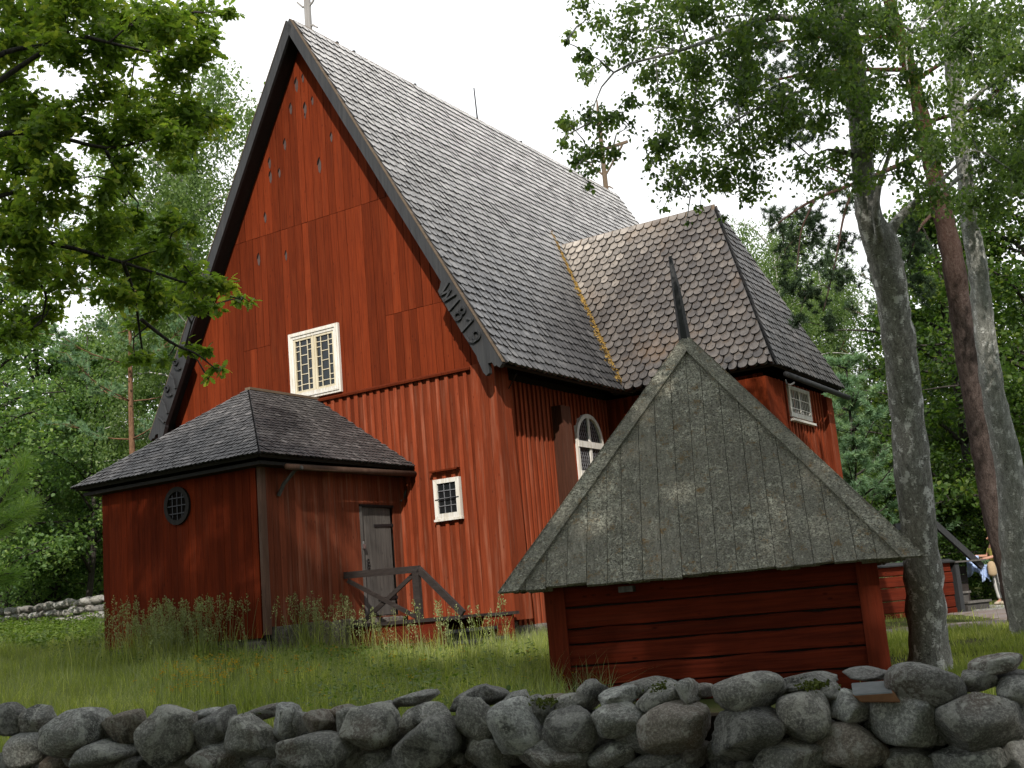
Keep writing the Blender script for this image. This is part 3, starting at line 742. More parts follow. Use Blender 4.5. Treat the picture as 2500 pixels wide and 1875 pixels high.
TWV = -8.35             # transept end wall
twall = lambda a, d, z: (TWV + d, a, z)
TWIN = (25.05, 26.48, 5.22, 6.02)
batten_wall('transept_end_wall', RED_LO, twall, 23.75, 27.75, 1.1, 6.0, .2, .08, [], 41)
batten_wall('transept_side_wall', RED_UP, lambda a, d, z: (a, 23.72 - d, z), VW_R, TWV, 1.1, 6.05, .2, .08, [], 42)
batten_wall('transept_side_wall', RED_LO, lambda a, d, z: (a, 27.75 + d, z), VW_R, TWV, 1.1, 6.0, .2, .08, [], 43)
casing('corner_casing', -8.85, -8.17, 23.36, 24.35, 1.1, 5.9, .02, RED_UP, 45)
casing('corner_casing', -8.75, -8.2, 27.5, 27.95, 1.1, 5.9, .02, RED_LO, 46)
mb = CB(); mb.box((VW_R, 23.78, 1.0), (TWV - .06, 27.7, 6.0)); mb.build('inner_wall', DARK_WOOD, church)
mb = CB(); r_ = np.random.default_rng(15)
footing_run((-12, 23.8), (-8.4, 23.8), .3, 1.1, 6); footing_run((-8.5, 23.8), (-8.5, 27.8), .3, 1.1, 7); mb.build('stone_footing', ST_BROWN, church, bevel=.05)
# eave board and gutter along the transept end
mb = CB(); mb.tube([(-7.86, 23.75, 5.93), (-7.86, 28.15, 5.89)], [.06, .065], 10, 0, .5)
mb.build('gutter', TAR_WOOD, church, True)
mb = CB()
mb.tube([(-8.0, 24.1, 5.86), (-7.95, 24.0, 5.76), (-7.85, 23.95, 5.72), (-7.78, 24.0, 5.76)], .02, 6); mb.build('gutter_hook', MAST_WOOD, church)

# --- crosses and rods on the ridge -------------------------------------------
def mast(name, u, top, armz, lean, mat, r0=.085):
    m_ = CB(); base = ZR + .0
    m_.tube([(VC, u, base - .1), (VC, u + lean * .5, base + (top - base) * .5), (VC, u + lean, top - .5), (VC, u + lean, top)], [r0, r0 * .85, r0 * .7, .015], 8, 0, .5)
    ob = m_.build(name, mat, church)
    for zz, ln, upw in ((base + .12, .26, -.10), (base + .62, .30, .22)):
        for s in (-1, 1):
            b_ = CB(); b_.tube([(VC + s * r0 * .6, u, zz), (VC + s * ln * .5, u, zz + upw * .15 + .02), (VC + s * ln, u, zz + upw)], [.032, .028, .02], 6, 0, .6); b_.build('carved_hook', mat, ob)
    if armz:
        a_ = CB(); a_.beam((VC - .95, u, armz - .02), (VC + .95, u, armz + .02), .07, .09); a_.build('cross_arm', mat, ob)
        for s in (-1, 1):
            c_ = CB()
            c_.beam((VC + s * .07, u, armz - .85), (VC + s * .75, u, armz - .04), .05, .05)
            c_.tube([(VC + s * .42, u, armz - .45), (VC + s * .58, u, armz - .48), (VC + s * .66, u, armz - .44)], [.025, .02, .015], 6)
            c_.tube([(VC + s * .42, u, armz - .45), (VC + s * .36, u, armz - .3), (VC + s * .28, u, armz - .26)], [.025, .02, .015], 6)
            c_.build('cross_brace', mat, ob)
    return ob
mast('ridge_cross', 18.95, 18.4, 16.6, 0, MAST_WOOD)
mast('ridge_cross', 33.3, 17.95, 16.15, 0, TAN_WOOD)
mb = CB(); mb.tube([(VC, 25.78, ZR), (VC, 25.76, ZR + .2), (VC, 25.72, 15.72)], [.035, .022, .018], 6); mb.build('ridge_rod', IRON, church)
for uu in (19.9, 20.5, 22.9, 28.0):
    mb = CB(); mb.box((VC - .03, uu, ZR + .03), (VC + .03, uu + .06, ZR + .14)); mb.build('ridge_peg', TAR_WOOD, church)

# --- porch ------------------------------------------------------------------
PV0, PV1, PU0 = -18.40, -14.32, 14.81       # left wall, right wall, front wall
PB, PT = 1.45, 4.42
porch_front = lambda a, d, z: (a, PU0 - d, z)
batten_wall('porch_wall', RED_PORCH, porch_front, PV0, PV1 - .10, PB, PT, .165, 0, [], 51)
DOOR = (17.46, 18.42, 1.66, 3.74)
batten_wall('porch_wall', RED_WORN, lambda a, d, z: (PV1 + d, a, z), PU0 + .12, UG - .02, 1.62, PT, .15, 0, [DOOR], 52)
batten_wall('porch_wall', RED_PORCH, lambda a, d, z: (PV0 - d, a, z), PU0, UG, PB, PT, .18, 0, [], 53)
mb = CB(); mb.box((PV0 + .06, PU0 + .06, 1.3), (PV1 - .10, UG - .04, PT + .1)); mb.build('inner_wall', DARK_WOOD, church)
mb = CB(); mb.box((PV1 - .05, PU0 - .02, 1.5), (PV1 + .035, PU0 + .10, PT - .02), 0, .8); mb.build('corner_board', BROWNGREY, church)
# hipped roof
PRZ, PEZ, PPU = 6.22, 4.50, 16.72
PVM = -16.37; EV0, EV1, EU = -18.72, -13.95, 14.44
mb = CB()
d_ = np.array([0, EU - PPU, PEZ - PRZ]); l_ = np.linalg.norm(d_)
shingles(mb, slope_frame((PVM, PPU, PRZ), (1, 0, 0), d_), [(0, 0), (EV1 - PVM, l_), (EV0 - PVM, l_)], .105, .125, 61, 'point', lift=.03, th=.026, jit=.005, lenf=2.3)
d_ = np.array([EV1 - PVM, 0, PEZ - PRZ]); l_ = np.linalg.norm(d_)
shingles(mb, slope_frame((PVM, PPU, PRZ), (0, 1, 0), d_), [(0, 0), (UG - PPU, 0), (UG - PPU, l_), (EU - PPU, l_)], .105, .125, 62, 'point', lift=.03, th=.026, jit=.005, lenf=2.3)
d_ = np.array([EV0 - PVM, 0, PEZ - PRZ]); l_ = np.linalg.norm(d_)
shingles(mb, slope_frame((PVM, PPU, PRZ), (0, 1, 0), d_), [(0, 0), (UG - PPU, 0), (UG - PPU, l_), (EU - PPU, l_)], .105, .125, 63, 'point', lift=.022, th=.016, lenf=2.3)
mb.build('porch_roof', [SH_PORCH, DARK_WOOD], church)
mb = CB(); mb.beam((PVM, PPU - .02, PRZ + .05), (PVM, UG, PRZ + .05), .14, .05); mb.build('porch_ridge_board', TAN_WOOD, church)
mb = CB()
mb.box((EV0 + .1, EU + .12, PEZ - .16), (EV1 - .1, UG - .03, PEZ - .10)); mb.build('porch_ceiling', DARK_WOOD, church)
# wooden gutter with brackets
mb = CB(); mb.tube([(EV1 + .03, 15.05, 4.30), (EV1 + .03, 19.02, 4.36)], [.055, .06], 8, 0, .3)
g_ = mb.build('wooden_gutter', BROWNGREY, church, True)
for uu in (15.35, 18.85):
    mb = CB(); mb.tube([(PV1 + .02, uu - .12, 3.85), (PV1 + .12, uu - .08, 4.05), (EV1 - .04, uu, 4.27), (EV1 + .1, uu + .02, 4.30)], [.035, .035, .03, .04], 7, 0, .2)
    mb.build('gutter_bracket', GREY_WOOD, church)
# oval window with iron grid
ow = empty('oval_window'); ow.parent = church
mb = CB()
oc = (-16.34, 3.90); ra, rb = .24, .26
fn = lambda a, b, d: (oc[0] + a, PU0 - d, oc[1] + b)
t_ = np.linspace(0, 2 * math.pi, 25)[:-1]
for i in range(24):
    a, b = t_[i], t_[(i + 1) % 24]
    mb.prism([(ra * math.cos(a), rb * math.sin(a)), ((ra + .085) * math.cos(a), (rb + .085) * math.sin(a)), ((ra + .085) * math.cos(b), (rb + .085) * math.sin(b)), (ra * math.cos(b), rb * math.sin(b))], fn, .0, .05)
mb.build('frame', DARK_WOOD, ow)
mb = CB(); mb.prism([(ra * math.cos(t), rb * math.sin(t)) for t in t_], fn, .004, .012); mb.build('pane', VOID, ow)
mb = CB()
for a in (-.12, 0, .12):
    h = rb * math.sqrt(1 - (a / ra) ** 2); mb.prism([(a - .009, -h), (a + .009, -h), (a + .009, h), (a - .009, h)], fn, .018, .03)
for b in (-.14, 0, .14):
    h = ra * math.sqrt(1 - (b / rb) ** 2); mb.prism([(-h, b - .009), (h, b - .009), (h, b + .009), (-h, b + .009)], fn, .0305, .042)
mb.build('iron_grid', IRON, ow)

# door
dr = empty('door'); dr.parent = church; dr['label'] = 'weathered grey plank door'
mb = CB(); a = DOOR[0] + .03; r_ = np.random.default_rng(3)
while a < DOOR[1] - .03:
    wv = min(.24, DOOR[1] - .03 - a)
    mb.box((PV1 - .08, a, DOOR[2] + .02), (PV1 - .03 + r_.uniform(-.004, .004), a + wv - .006, DOOR[3] - .02 - r_.uniform(0, .012)), 0, r_.uniform(.1, .8)); a += wv
mb.build('door_leaf', GREY_WOOD, dr)
mb = CB(); mb.box((PV1 - .06, DOOR[0] - .05, DOOR[2]), (PV1 + .012, DOOR[0] + .025, DOOR[3]), 0, .9); mb.box((PV1 - .06, DOOR[0] - .05, DOOR[3] - .015), (PV1 + .02, DOOR[1] + .03, DOOR[3] + .03), 1, .2)
mb.build('door_frame', [GREY_WOOD, DARK_WOOD], dr)
for zz in (3.37, 1.98):
    mb = CB(); mb.beam((PV1 - .022, DOOR[0] + .40, zz), (PV1 - .022, DOOR[1] + .04, zz + .02), .02, .05); mb.build('hinge', IRON, dr)
mb = CB(); mb.box((PV1 + .012, DOOR[0] - .03, 2.93), (PV1 + .045, DOOR[0] + .03, 3.01)); mb.tube([(PV1 + .03, DOOR[0] - .02, 3.01), (PV1 + .03, DOOR[0] - .015, 3.06), (PV1 + .03, DOOR[0] + .015, 3.06), (PV1 + .03, DOOR[0] + .02, 3.01)], .007, 6)
mb.build('padlock', STEEL, dr)
mb = CB()
for k in range(5): mb.tube([(PV1 - .02 + .006 * (k % 2), DOOR[0] + .16 + .04 * math.sin(t), 2.70 - k * .055 + .035 * math.cos(t)) for t in np.linspace(0, 2 * math.pi, 10)], .007, 5)
mb.build('iron_latch', IRON, dr)

# big white window in the gable
def frame_boxes(m_, a0, a1, z0, z1, wd, fn, d0, d1, mat=0, tint=.5, wb=None, wt=None):
    wb = wb or wd; wt = wt or wd
    for q, t in (([(a0, z0), (a0 + wd, z0 + wb), (a0 + wd, z1 - wt), (a0, z1)], .9), ([(a1 - wd, z0 + wb), (a1, z0), (a1, z1), (a1 - wd, z1 - wt)], .8),
              ([(a0, z1), (a0 + wd, z1 - wt), (a1 - wd, z1 - wt), (a1, z1)], .5), ([(a0, z0), (a1, z0), (a1 - wd, z0 + wb), (a0 + wd, z0 + wb)], .25)):
        m_.prism(q, fn, d0, d1, mat, t)
gf = lambda a, b, d: (a, UG - d, b)
W0, W1, WZ0, WZ1 = -17.06, -15.66, 6.32, 7.80
gw = empty('gable_window'); gw.parent = church; gw['label'] = 'white double casement window with patterned panes'
mb = CB(); frame_boxes(mb, W0, W1, WZ0, WZ1, .13, gf, -.01, .06, 0, .5, .15, .14)
frame_boxes(mb, W0 + .045, W1 - .045, WZ0 + .05, WZ1 - .045, .035, gf, .0605, .08, 0)
mb.build('frame', WHITE, gw)
mb = CB(); mb.prism([(W0 + .12, WZ0 + .13), (W1 - .12, WZ0 + .13), (W1 - .12, WZ1 - .12), (W0 + .12, WZ1 - .12)], gf, .002, .008)
mb.build('pane', GLASS, gw)
i0, i1, j0, j1 = W0 + .13, W1 - .13, WZ0 + .15, WZ1 - .14
mid = (i0 + i1) / 2
for (s0, s1) in ((i0 + .005, mid - .022), (mid + .022, i1 - .005)):
    mb = CB(); frame_boxes(mb, s0, s1, j0 + .004, j1 - .004, .045, gf, .010, .045, 0)
    p0, p1, q0, q1 = s0 + .045, s1 - .045, j0 + .05, j1 - .05
    h = q1 - q0; wv = p1 - p0; xa, xb = p0 + wv * .27, p0 + wv * .73
    bw = .016
    def vb(x, z0, z1): mb.prism([(x - bw / 2, z0), (x + bw / 2, z0), (x + bw / 2, z1), (x - bw / 2, z1)], gf, .012, .032, 0, .6)
    def hb(z, x0, x1): mb.prism([(x0, z - bw / 2), (x1, z - bw / 2), (x1, z + bw / 2), (x0, z + bw / 2)], gf, .011, .030, 0, .6)
    vb(xa, q0, q1); vb(xb, q0, q1)
    for fz in (.885, .70, .51, .32, .115): hb(q0 + h * fz, xa + bw / 2, xb - bw / 2)
    for fz in (.895, .79, .60, .405, .21, .105):
        hb(q0 + h * fz, p0, xa - bw / 2); hb(q0 + h * fz, xb + bw / 2, p1)
    mb.build('casement', CREAM, gw)
mb = CB(); mb.prism([(mid - .02, j0), (mid + .02, j0), (mid + .02, j1), (mid - .02, j1)], gf, .012, .055, 0, .3); mb.build('mullion', CREAM, gw)

# small white window
sw = empty('small_window'); sw.parent = church; sw['label'] = 'small white window with leaded panes'
gf2 = lambda a, b, d: (a, UG - .004 - d, b)
a0, a1, z0, z1 = SW
mb = CB(); frame_boxes(mb, a0, a1, z0, z1, .085, gf2, -.0, .09, 0, .5, .10, .085); mb.prism([(a0 - .02, z0 - .045), (a1 + .02, z0 - .045), (a1 + .02, z0 - .003), (a0 - .02, z0 - .003)], gf2, .0, .11, 0, .6)
mb.build('frame', WHITE, sw)
mb = CB(); mb.prism([(a0 + .08, z0 + .09), (a1 - .08, z0 + .09), (a1 - .08, z1 - .08), (a0 + .08, z1 - .08)], gf2, 0.0480, 0.0540); mb.build('pane', GLASS, sw)
mb = CB(); p0, p1, q0, q1 = a0 + .085, a1 - .085, z0 + .10, z1 - .085
for i in (1, 2): x = p0 + (p1 - p0) * i / 3; mb.prism([(x - .007, q0), (x + .007, q0), (x + .007, q1), (x - .007, q1)], gf2, 0.0550, 0.0640)
for i in (1, 2, 3): z = q0 + (q1 - q0) * i / 4; mb.prism([(p0, z - .007), (p1, z - .007), (p1, z + .007), (p0, z + .007)], gf2, 0.0645, 0.0720)
mb.build('lead_grid', LEAD, sw)
mb = CB(); mb.tube([(a0 + .03, UG - .10, 3.775), (a1 - .02, UG - .10, 3.785)], .009, 6); mb.build('iron_bar', IRON, sw)
mb = CB(); mb.prism([(a0 - .05, 4.315), (a1 + .0, 4.315), (a1 + .02, 4.35), (a0 - .05, 4.345)], gf2, .03, .14, 0, .2); mb.build('window_hood', RED_UP, church)

# arched window in the side wall
aw = empty('arched_window'); aw.parent = church; aw['label'] = 'white arched window with cross bars and diamond lead'
sf = lambda a, b, d: (VW_R + d, a, b)
A0, A1, AZ0, AZS = 22.03, 23.24, 3.0, 5.0
ac, ar_, arz = (A0 + A1) / 2, (A1 - A0) / 2, .63
mb = CB(); ts = np.linspace(0, math.pi, 17)
for i in range(16):
    a, b = ts[i], ts[i + 1]; q = .085
    mb.prism([(ac + ar_ * math.cos(a), AZS + arz * math.sin(a)), (ac + (ar_ - q) * math.cos(a), AZS + (arz - q) * math.sin(a)), (ac + (ar_ - q) * math.cos(b), AZS + (arz - q) * math.sin(b)), (ac + ar_ * math.cos(b), AZS + arz * math.sin(b))], sf, .0, .10, 0, .5)
for x0, x1 in ((A0, A0 + .085), (A1 - .085, A1)): mb.prism([(x0, AZ0), (x1, AZ0), (x1, AZS), (x0, AZS)], sf, .0, .10, 0, .6)
mb.build('frame', WHITE, aw)
mb = CB(); mb.prism([(ac + (ar_ - .08) * math.cos(t), AZS + (arz - .08) * math.sin(t)) for t in ts] + [(A0 + .08, AZ0), (A1 - .08, AZ0)], sf, .046, .050); mb.build('pane', GLASS, aw)
mb = CB(); mb.prism([(ac - .045, AZ0), (ac + .045, AZ0), (ac + .045, AZS + arz - .08), (ac - .045, AZS + arz - .08)], sf, .066, .092, 0, .7)
for zz in (AZS - .13, 4.22, 3.5): mb.prism([(A0 + .03, zz), (A1 - .03, zz), (A1 - .03, zz + .135), (A0 + .03, zz + .135)], sf, .093, .12, 0, .6)
mb.build('cross_bar', WHITE, aw)
mb = CB()
def in_arch(a, b):
    if b < AZ0 or a < A0 + .08 or a > A1 - .08: return False
    return b <= AZS or ((a - ac) / (ar_ - .08)) ** 2 + ((b - AZS) / (arz - .08)) ** 2 <= 1
for s in (1, -1):
    for k in range(-14, 40):
        b0 = 2.6 + k * .17; pts = [(ac + t, b0 + s * t * 1.9) for t in np.linspace(-.56, .56, 60)]
        ins = [p for p in pts if in_arch(*p)]
        if len(ins) > 3:
            p, q = ins[0], ins[-1]; dd = .055 if s > 0 else .061
            mb.beam(sf(p[0], p[1], dd), sf(q[0], q[1], dd), .006, .011, (0, 1, 0))
mb.build('lead_grid', LEAD, aw)

# transept window
tw = empty('transept_window'); tw.parent = church; tw['label'] = 'white barred window under the transept eave'
tf = lambda a, b, d: (TWV + d, a, b)
mb = CB(); frame_boxes(mb, TWIN[0], TWIN[1], TWIN[2] - .6 + .6, 5.92, .10, tf, .0, .08, 0, .4, .10, .08)
mb.prism([(TWIN[0] - .03, TWIN[2] - .10), (TWIN[1] + .08, TWIN[2] - .10), (TWIN[1] + .08, TWIN[2] - .05), (TWIN[0] - .03, TWIN[2] - .05)], tf, .0, .13, 0, .7)
mb.build('frame', WHITE, tw)
mb = CB(); mb.prism([(TWIN[0] + .09, TWIN[2] + .09), (TWIN[1] - .09, TWIN[2] + .09), (TWIN[1] - .09, 5.85), (TWIN[0] + .09, 5.85)], tf, .036, .042); mb.build('pane', GLASS, tw)
mb = CB(); m0 = (TWIN[0] + TWIN[1]) / 2
mb.prism([(m0 - .035, TWIN[2] + .1), (m0 + .035, TWIN[2] + .1), (m0 + .035, 5.84), (m0 - .035, 5.84)], tf, .045, .07)
for i in range(1, 11):
    if i in (5, 6): continue
    x = TWIN[0] + .1 + (TWIN[1] - TWIN[0] - .2) * i / 11; mb.prism([(x - .009, TWIN[2] + .1), (x + .009, TWIN[2] + .1), (x + .009, 5.84), (x - .009, 5.84)], tf, .045, .058)
for z in (5.42, 5.64): mb.prism([(TWIN[0] + .1, z - .009), (TWIN[1] - .1, z - .009), (TWIN[1] - .1, z + .009), (TWIN[0] + .1, z + .009)], tf, .0585, .068)
mb.build('bars', WHITE, tw)

# lightning wire down the corner
mb = CB(); mb.tube([(VE_R - .1, 19.0, 6.0), (-11.95, 19.2, 5.7), (-12.04, 19.32, 5.0), (-12.04, 19.36, 3.6), (-12.04, 19.40, 1.4)], .012, 6)
mb.box((-12.09, 19.28, 3.55), (-12.02, 19.42, 3.58)); mb.build('lightning_wire', IRON, church)

# --- porch steps (a thing of its own against the church wall) -----------------
st = empty('porch_steps', uvw(-13.2, 17.6, 1.0), -THETA)
tag(st, 'red boarded porch landing with dark brown cross braced railing and steps below the grey door', 'steps')
LS = lambda p: (p[0] + 13.2, p[1] - 17.6, p[2] - 1.0)
RU = 16.86
mb = MB(LS)
for i, (z0, z1) in enumerate(((.80, 1.13), (1.14, 1.49))): mb.box((-14.26, RU, z0), (-12.28 + .05, RU + .05, z1), 0, .3 + .4 * i)
mb.build('near_side_panel', RED_LOG, st)
mb = MB(LS)
for i, (z0, z1) in enumerate(((.80, 1.13), (1.14, 1.49))): mb.box((-13.9, 18.40, z0), (-11.72, 18.46, z1), 0, .5 + .3 * i)
mb.build('far_side_panel', RED_LOG, st)
mb = MB(LS); mb.box((-12.31, RU - .03, .80), (-12.16, RU + .07, 1.49), 0, .4); mb.build('corner_post', RED_POST, st)
mb = MB(LS); r_ = np.random.default_rng(2)
a = RU + .07
while a < 18.66:
    mb.box((-14.28, a, 1.50), (-12.3, min(a + .17, 18.68), 1.545 + r_.uniform(0, .004)), 0, r_.uniform(.2, .8)); a += .175
mb.build('landing', RAIL_WOOD, st)
mb = MB(LS); mb.box((-14.27, RU - .05, 1.49), (-11.75, RU + .065, 1.548), 0, .6); mb.box((-12.25, 18.37, 1.49), (-11.62, 18.50, 1.545), 0, .6); mb.build('edge_cap', RAIL_WOOD, st)
for k, (x0, x1, zz) in enumerate(((-12.28, -12.02, 1.31), (-12.06, -11.78, 1.12), (-11.8, -11.5, .96))):
    mb = MB(LS); mb.box((x0, RU + .09, zz - .05), (x1, 18.36, zz), 0, .5); mb.box((x0 + .02, RU + .1, zz - .2), (x0 + .05, 18.35, zz - .052), 0, .2); mb.build('tread', TAR_WOOD, st)
rl = MB(LS)
rl.beam((-14.29, RU, 2.44), (-12.58, RU, 2.41), .07, .12); rl.build('handrail', RAIL_WOOD, st)
rl = MB(LS); rl.beam((-12.60, RU, 2.405), (-11.72, RU, 1.58), .07, .115); rl.build('sloping_handrail', RAIL_WOOD, st)
rl = MB(LS); rl.beam((-12.66, RU, 1.55), (-12.66, RU, 2.35), .14, .075, (0, 1, 0)); rl.build('rail_post', RAIL_WOOD, st)
rl = MB(LS); rl.beam((-14.22, RU - .006, 2.34), (-12.74, RU - .006, 1.60), .035, .075); rl.build('brace', RAIL_WOOD, st)
rl = MB(LS); rl.beam((-13.95, RU + .036, 1.58), (-12.74, RU + .036, 2.33), .035, .075); rl.build('brace', RAIL_WOOD, st)

# ------------------------------------------------------------------ shed with the pyramid roof
SPH = R(11.0)
sa = np.array([math.cos(SPH), -math.sin(SPH), 0]); sb = np.array([math.sin(SPH), math.cos(SPH), 0])
EL_, ER_ = at(1229, 1444, 13.30), at(2240, 1361, 12.52)
s_mid = (EL_ + ER_) / 2; SWD = float((ER_ - EL_) @ sa)
S_EZ = 1.79
shed = empty('timber_shed', (0, 0, 0), -SPH)
s_org = np.array([s_mid[0], s_mid[1], 0.35]) + sb * (SWD / 2)
shed.location = s_org
tag(shed, 'low red log shed with a grey lichen covered pyramid roof of boards', 'shed')
hw = SWD / 2; ez = S_EZ - .35; AZ = 4.90 - .35; wl = hw - .42
AY = 0.0
# walls: planks with cracks
mb = MB(); r_ = np.random.default_rng(77)
def plank_wall(fn, seed):
    q = np.random.default_rng(seed); z = -.35
    while z < ez + .06:
        h_ = q.uniform(.15, .27)
        n = 14; lo = [z + q.uniform(0, .006) for _ in range(n + 1)]; hi = [z + h_ - .012 + q.normal() * .006 for _ in range(n + 1)]
        xs = np.linspace(-wl + .17, wl - .17, n + 1); dd = q.uniform(-.012, .012)
        vs = []; fs = []
        for i in range(n + 1):
            for (b, d) in ((lo[i], dd - .02), (lo[i] + .006, dd), ((lo[i] + hi[i]) / 2, dd + .004), (hi[i] - .006, dd), (hi[i], dd - .02), (hi[i], dd - .08), (lo[i], dd - .08)):
                vs.append(fn(xs[i], d, b))
        for i in range(n):
            for j in range(7): fs.append((i * 7 + j, i * 7 + (j + 1) % 7, (i + 1) * 7 + (j + 1) % 7, (i + 1) * 7 + j))
        mb.add(vs, fs, 0, q.uniform(.1, .9)); z += h_
for sd_, fn_ in ((1, lambda x, d, z: (x, -wl - d, z)), (2, lambda x, d, z: (x, wl + d, z)), (3, lambda x, d, z: (wl + d, x, z)), (4, lambda x, d, z: (-wl - d, x, z))):
    mb = MB(); plank_wall(fn_, sd_); mb.build('log_wall', RED_LOG if sd_ < 3 else RED_UP, shed)
mb = MB(); mb.box((-wl + .09, -wl + .09, -.3), (wl - .09, wl - .09, ez + .1)); mb.build('inner_wall', DARK_WOOD, shed)
for sx in (-1, 1):
    for sy in (-1, 1):
        mb = MB(); x0 = sx * wl; y0 = sy * wl
        mb.box((min(x0 + sx * .03, x0 - sx * .20), y0 + sy * .025 if sy > 0 else y0 - .055, -.4), (max(x0 + sx * .03, x0 - sx * .20), y0 + .055 if sy > 0 else y0 - .025, ez + .05), 0, .6)
        mb.box((x0 + (.0 if sx > 0 else -.03), min(y0 - sy * .022, y0 - sy * .2), -.4), (x0 + (.03 if sx > 0 else 0), max(y0 - sy * .022, y0 - sy * .2), ez + .05), 0, .4)
        mb.build('corner_board', RED_POST, shed)
# roof: boards running up each face
mb = MB(); r_ = np.random.default_rng(9)
rise = AZ - ez; sl_len = math.hypot(hw, rise)
for face in range(4):
    ca, sa_ = math.cos(face * math.pi / 2), math.sin(face * math.pi / 2)
    def P(a, b, d, ca=ca, sa_=sa_):       # a along eave, b up the slope (0..1), d outwards
        y = -hw * (1 - b); nz, ny = hw / sl_len, -rise / sl_len
        X, Y, Z = a, y + ny * d, ez + rise * b + nz * d
        return (X * ca - Y * sa_, X * sa_ + Y * ca, Z)
    mb.prism([(-hw + .12, .03), (hw - .12, .03), (0, .995)], P, -.09, -.03, 1)
    a = -hw + .02
    while a < hw - .02:
        wv = r_.uniform(.17, .24); e_ = min(a + wv, hw - .02); lo = r_.uniform(-.005, .004)
        poly = [(a, lo), (e_ - .006, lo + r_.uniform(-.002, .002)), (e_ - .006, 1.2), (a, 1.2)]
        poly = clip_poly(poly, 1, hw, hw - .01); poly = clip_poly(poly, -1, hw, hw - .01) if poly else poly
        if len(poly) >= 3:
            dd = r_.uniform(0, .006)
            mb.prism(poly, P, -.028 + dd, .010 + dd, 0, r_.uniform(.15, .9))
            lo2 = r_.uniform(.004, .02)
            pl2 = [(a + .05, lo2), (min(e_ + .06, hw), lo2), (min(e_ + .06, hw), .12), (a + .05, .12)]
            pl2 = clip_poly(pl2, 1, hw, hw - .02); pl2 = clip_poly(pl2, -1, hw, hw - .02) if pl2 else pl2
            if len(pl2) >= 3 : mb.prism(pl2, P, -.095, -.030, 0, r_.uniform(.0, .3))
        a = e_
mb.build('board_roof', [LICHEN, DARK_WOOD], shed)
for sx in (-1, 1):
    for sy in (-1, 1):
        mb = MB()
        # two boards per hip lying on the neighbouring faces
        for face, mir in (((0 if sy < 0 else 2), sx * (1 if sy < 0 else -1)), ((1 if sx > 0 else 3), sy * (1 if sx > 0 else -1))):
            ca, sa_ = math.cos(face * math.pi / 2), math.sin(face * math.pi / 2)
            def P(a, b, d, ca=ca, sa_=sa_):
                y = -hw * (1 - b); nz, ny = hw / sl_len, -rise / sl_len
                X, Y, Z = a, y + ny * d, ez + rise * b + nz * d
                return (X * ca - Y * sa_, X * sa_ + Y * ca, Z)
            bwid = .165
            q = [(mir * (hw + .03), -.012), (mir * (hw - bwid), -.012), (mir * .0, 1 - bwid / hw), (0, 1.01)]
            mb.prism(q, P, .024, .056, 0, .55 if face % 2 == 0 else .3)
        mb.build('hip_board', LICHEN, shed)
mb = MB(); ap = at(1644, 616, 15.2)
mb.tube([(0, 0, AZ - .25), (-.02, 0, AZ + .15), (-.05, 0, AZ + .7), (-.085, 0, AZ + 1.16)], [.085, .075, .055, .022], 6, 0, .4)
mb.build('roof_spire', TAR_WOOD, shed)
for (x, wv) in ((-hw + 1.28, .16),):
    mb = MB(); mb.box((x, -hw + .10, ez - .12), (x + wv, -hw + .9, ez - .055), 0, .3); mb.build('rafter_end', GREY_WOOD, shed)

# ------------------------------------------------------------------ dry stone walls
_bm = bmesh.new(); bmesh.ops.create_icosphere(_bm, subdivisions=4, radius=1.0)
ICO_V = np.array([v.co[:] for v in _bm.verts]); ICO_F = np.array([[v.index for v in f.verts] for f in _bm.faces]); _bm.free()
_bm = bmesh.new(); bmesh.ops.create_icosphere(_bm, subdivisions=2, radius=1.0)
ICO2_V = np.array([v.co[:] for v in _bm.verts]); ICO2_F = np.array([[v.index for v in f.verts] for f in _bm.faces]); _bm.free()
def fourier(rng, X, freq, n=7):
    k = rng.normal(size=(n, 3)) * freq; ph = rng.uniform(0, 6.28, n)
    return np.sin(X @ k.T + ph).mean(1)
def stone_verts(seed, w, d, h, rot=0.0, angular=0.3, V=ICO_V):
    r_ = np.random.default_rng(seed); D = V
    p = r_.uniform(2.3, 3.2)
    rad = (np.abs(D) ** p).sum(1) ** (-1 / p)
    nf = int(7 + 11 * angular)
    for _ in range(nf):
        n = r_.normal(size=3); n /= np.linalg.norm(n)
        off = r_.uniform(.60, .84) if angular > .5 else r_.uniform(.72, .93)
        dt = D @ n
        lim = np.where(dt > .05, off / np.maximum(dt, .05), 9)
        rad = np.where(lim < rad, lim * .96 + rad * .04, rad)
    rad = rad * (1 + .13 * fourier(r_, D, 1.6) + .05 * fourier(r_, D, 4.5) + .022 * fourier(r_, D, 11, 9) + .012 * fourier(r_, D, 25, 11))
    X = D * rad[:, None]
    ext = np.abs(X).max(0); X = X / ext * np.array([w / 2, d / 2, h / 2])
    c, s = math.cos(rot), math.sin(rot)
    return np.stack([X[:, 0] * c - X[:, 2] * s, X[:, 1], X[:, 0] * s + X[:, 2] * c], 1)
def tri_obj(name, X, F, mat, parent):
    k = len(F)
    me = fast_mesh(name, X, F.ravel(), np.arange(k) * 3, np.full(k, 3), [mat], None, None, True)
    return link_mesh(name, me, parent)

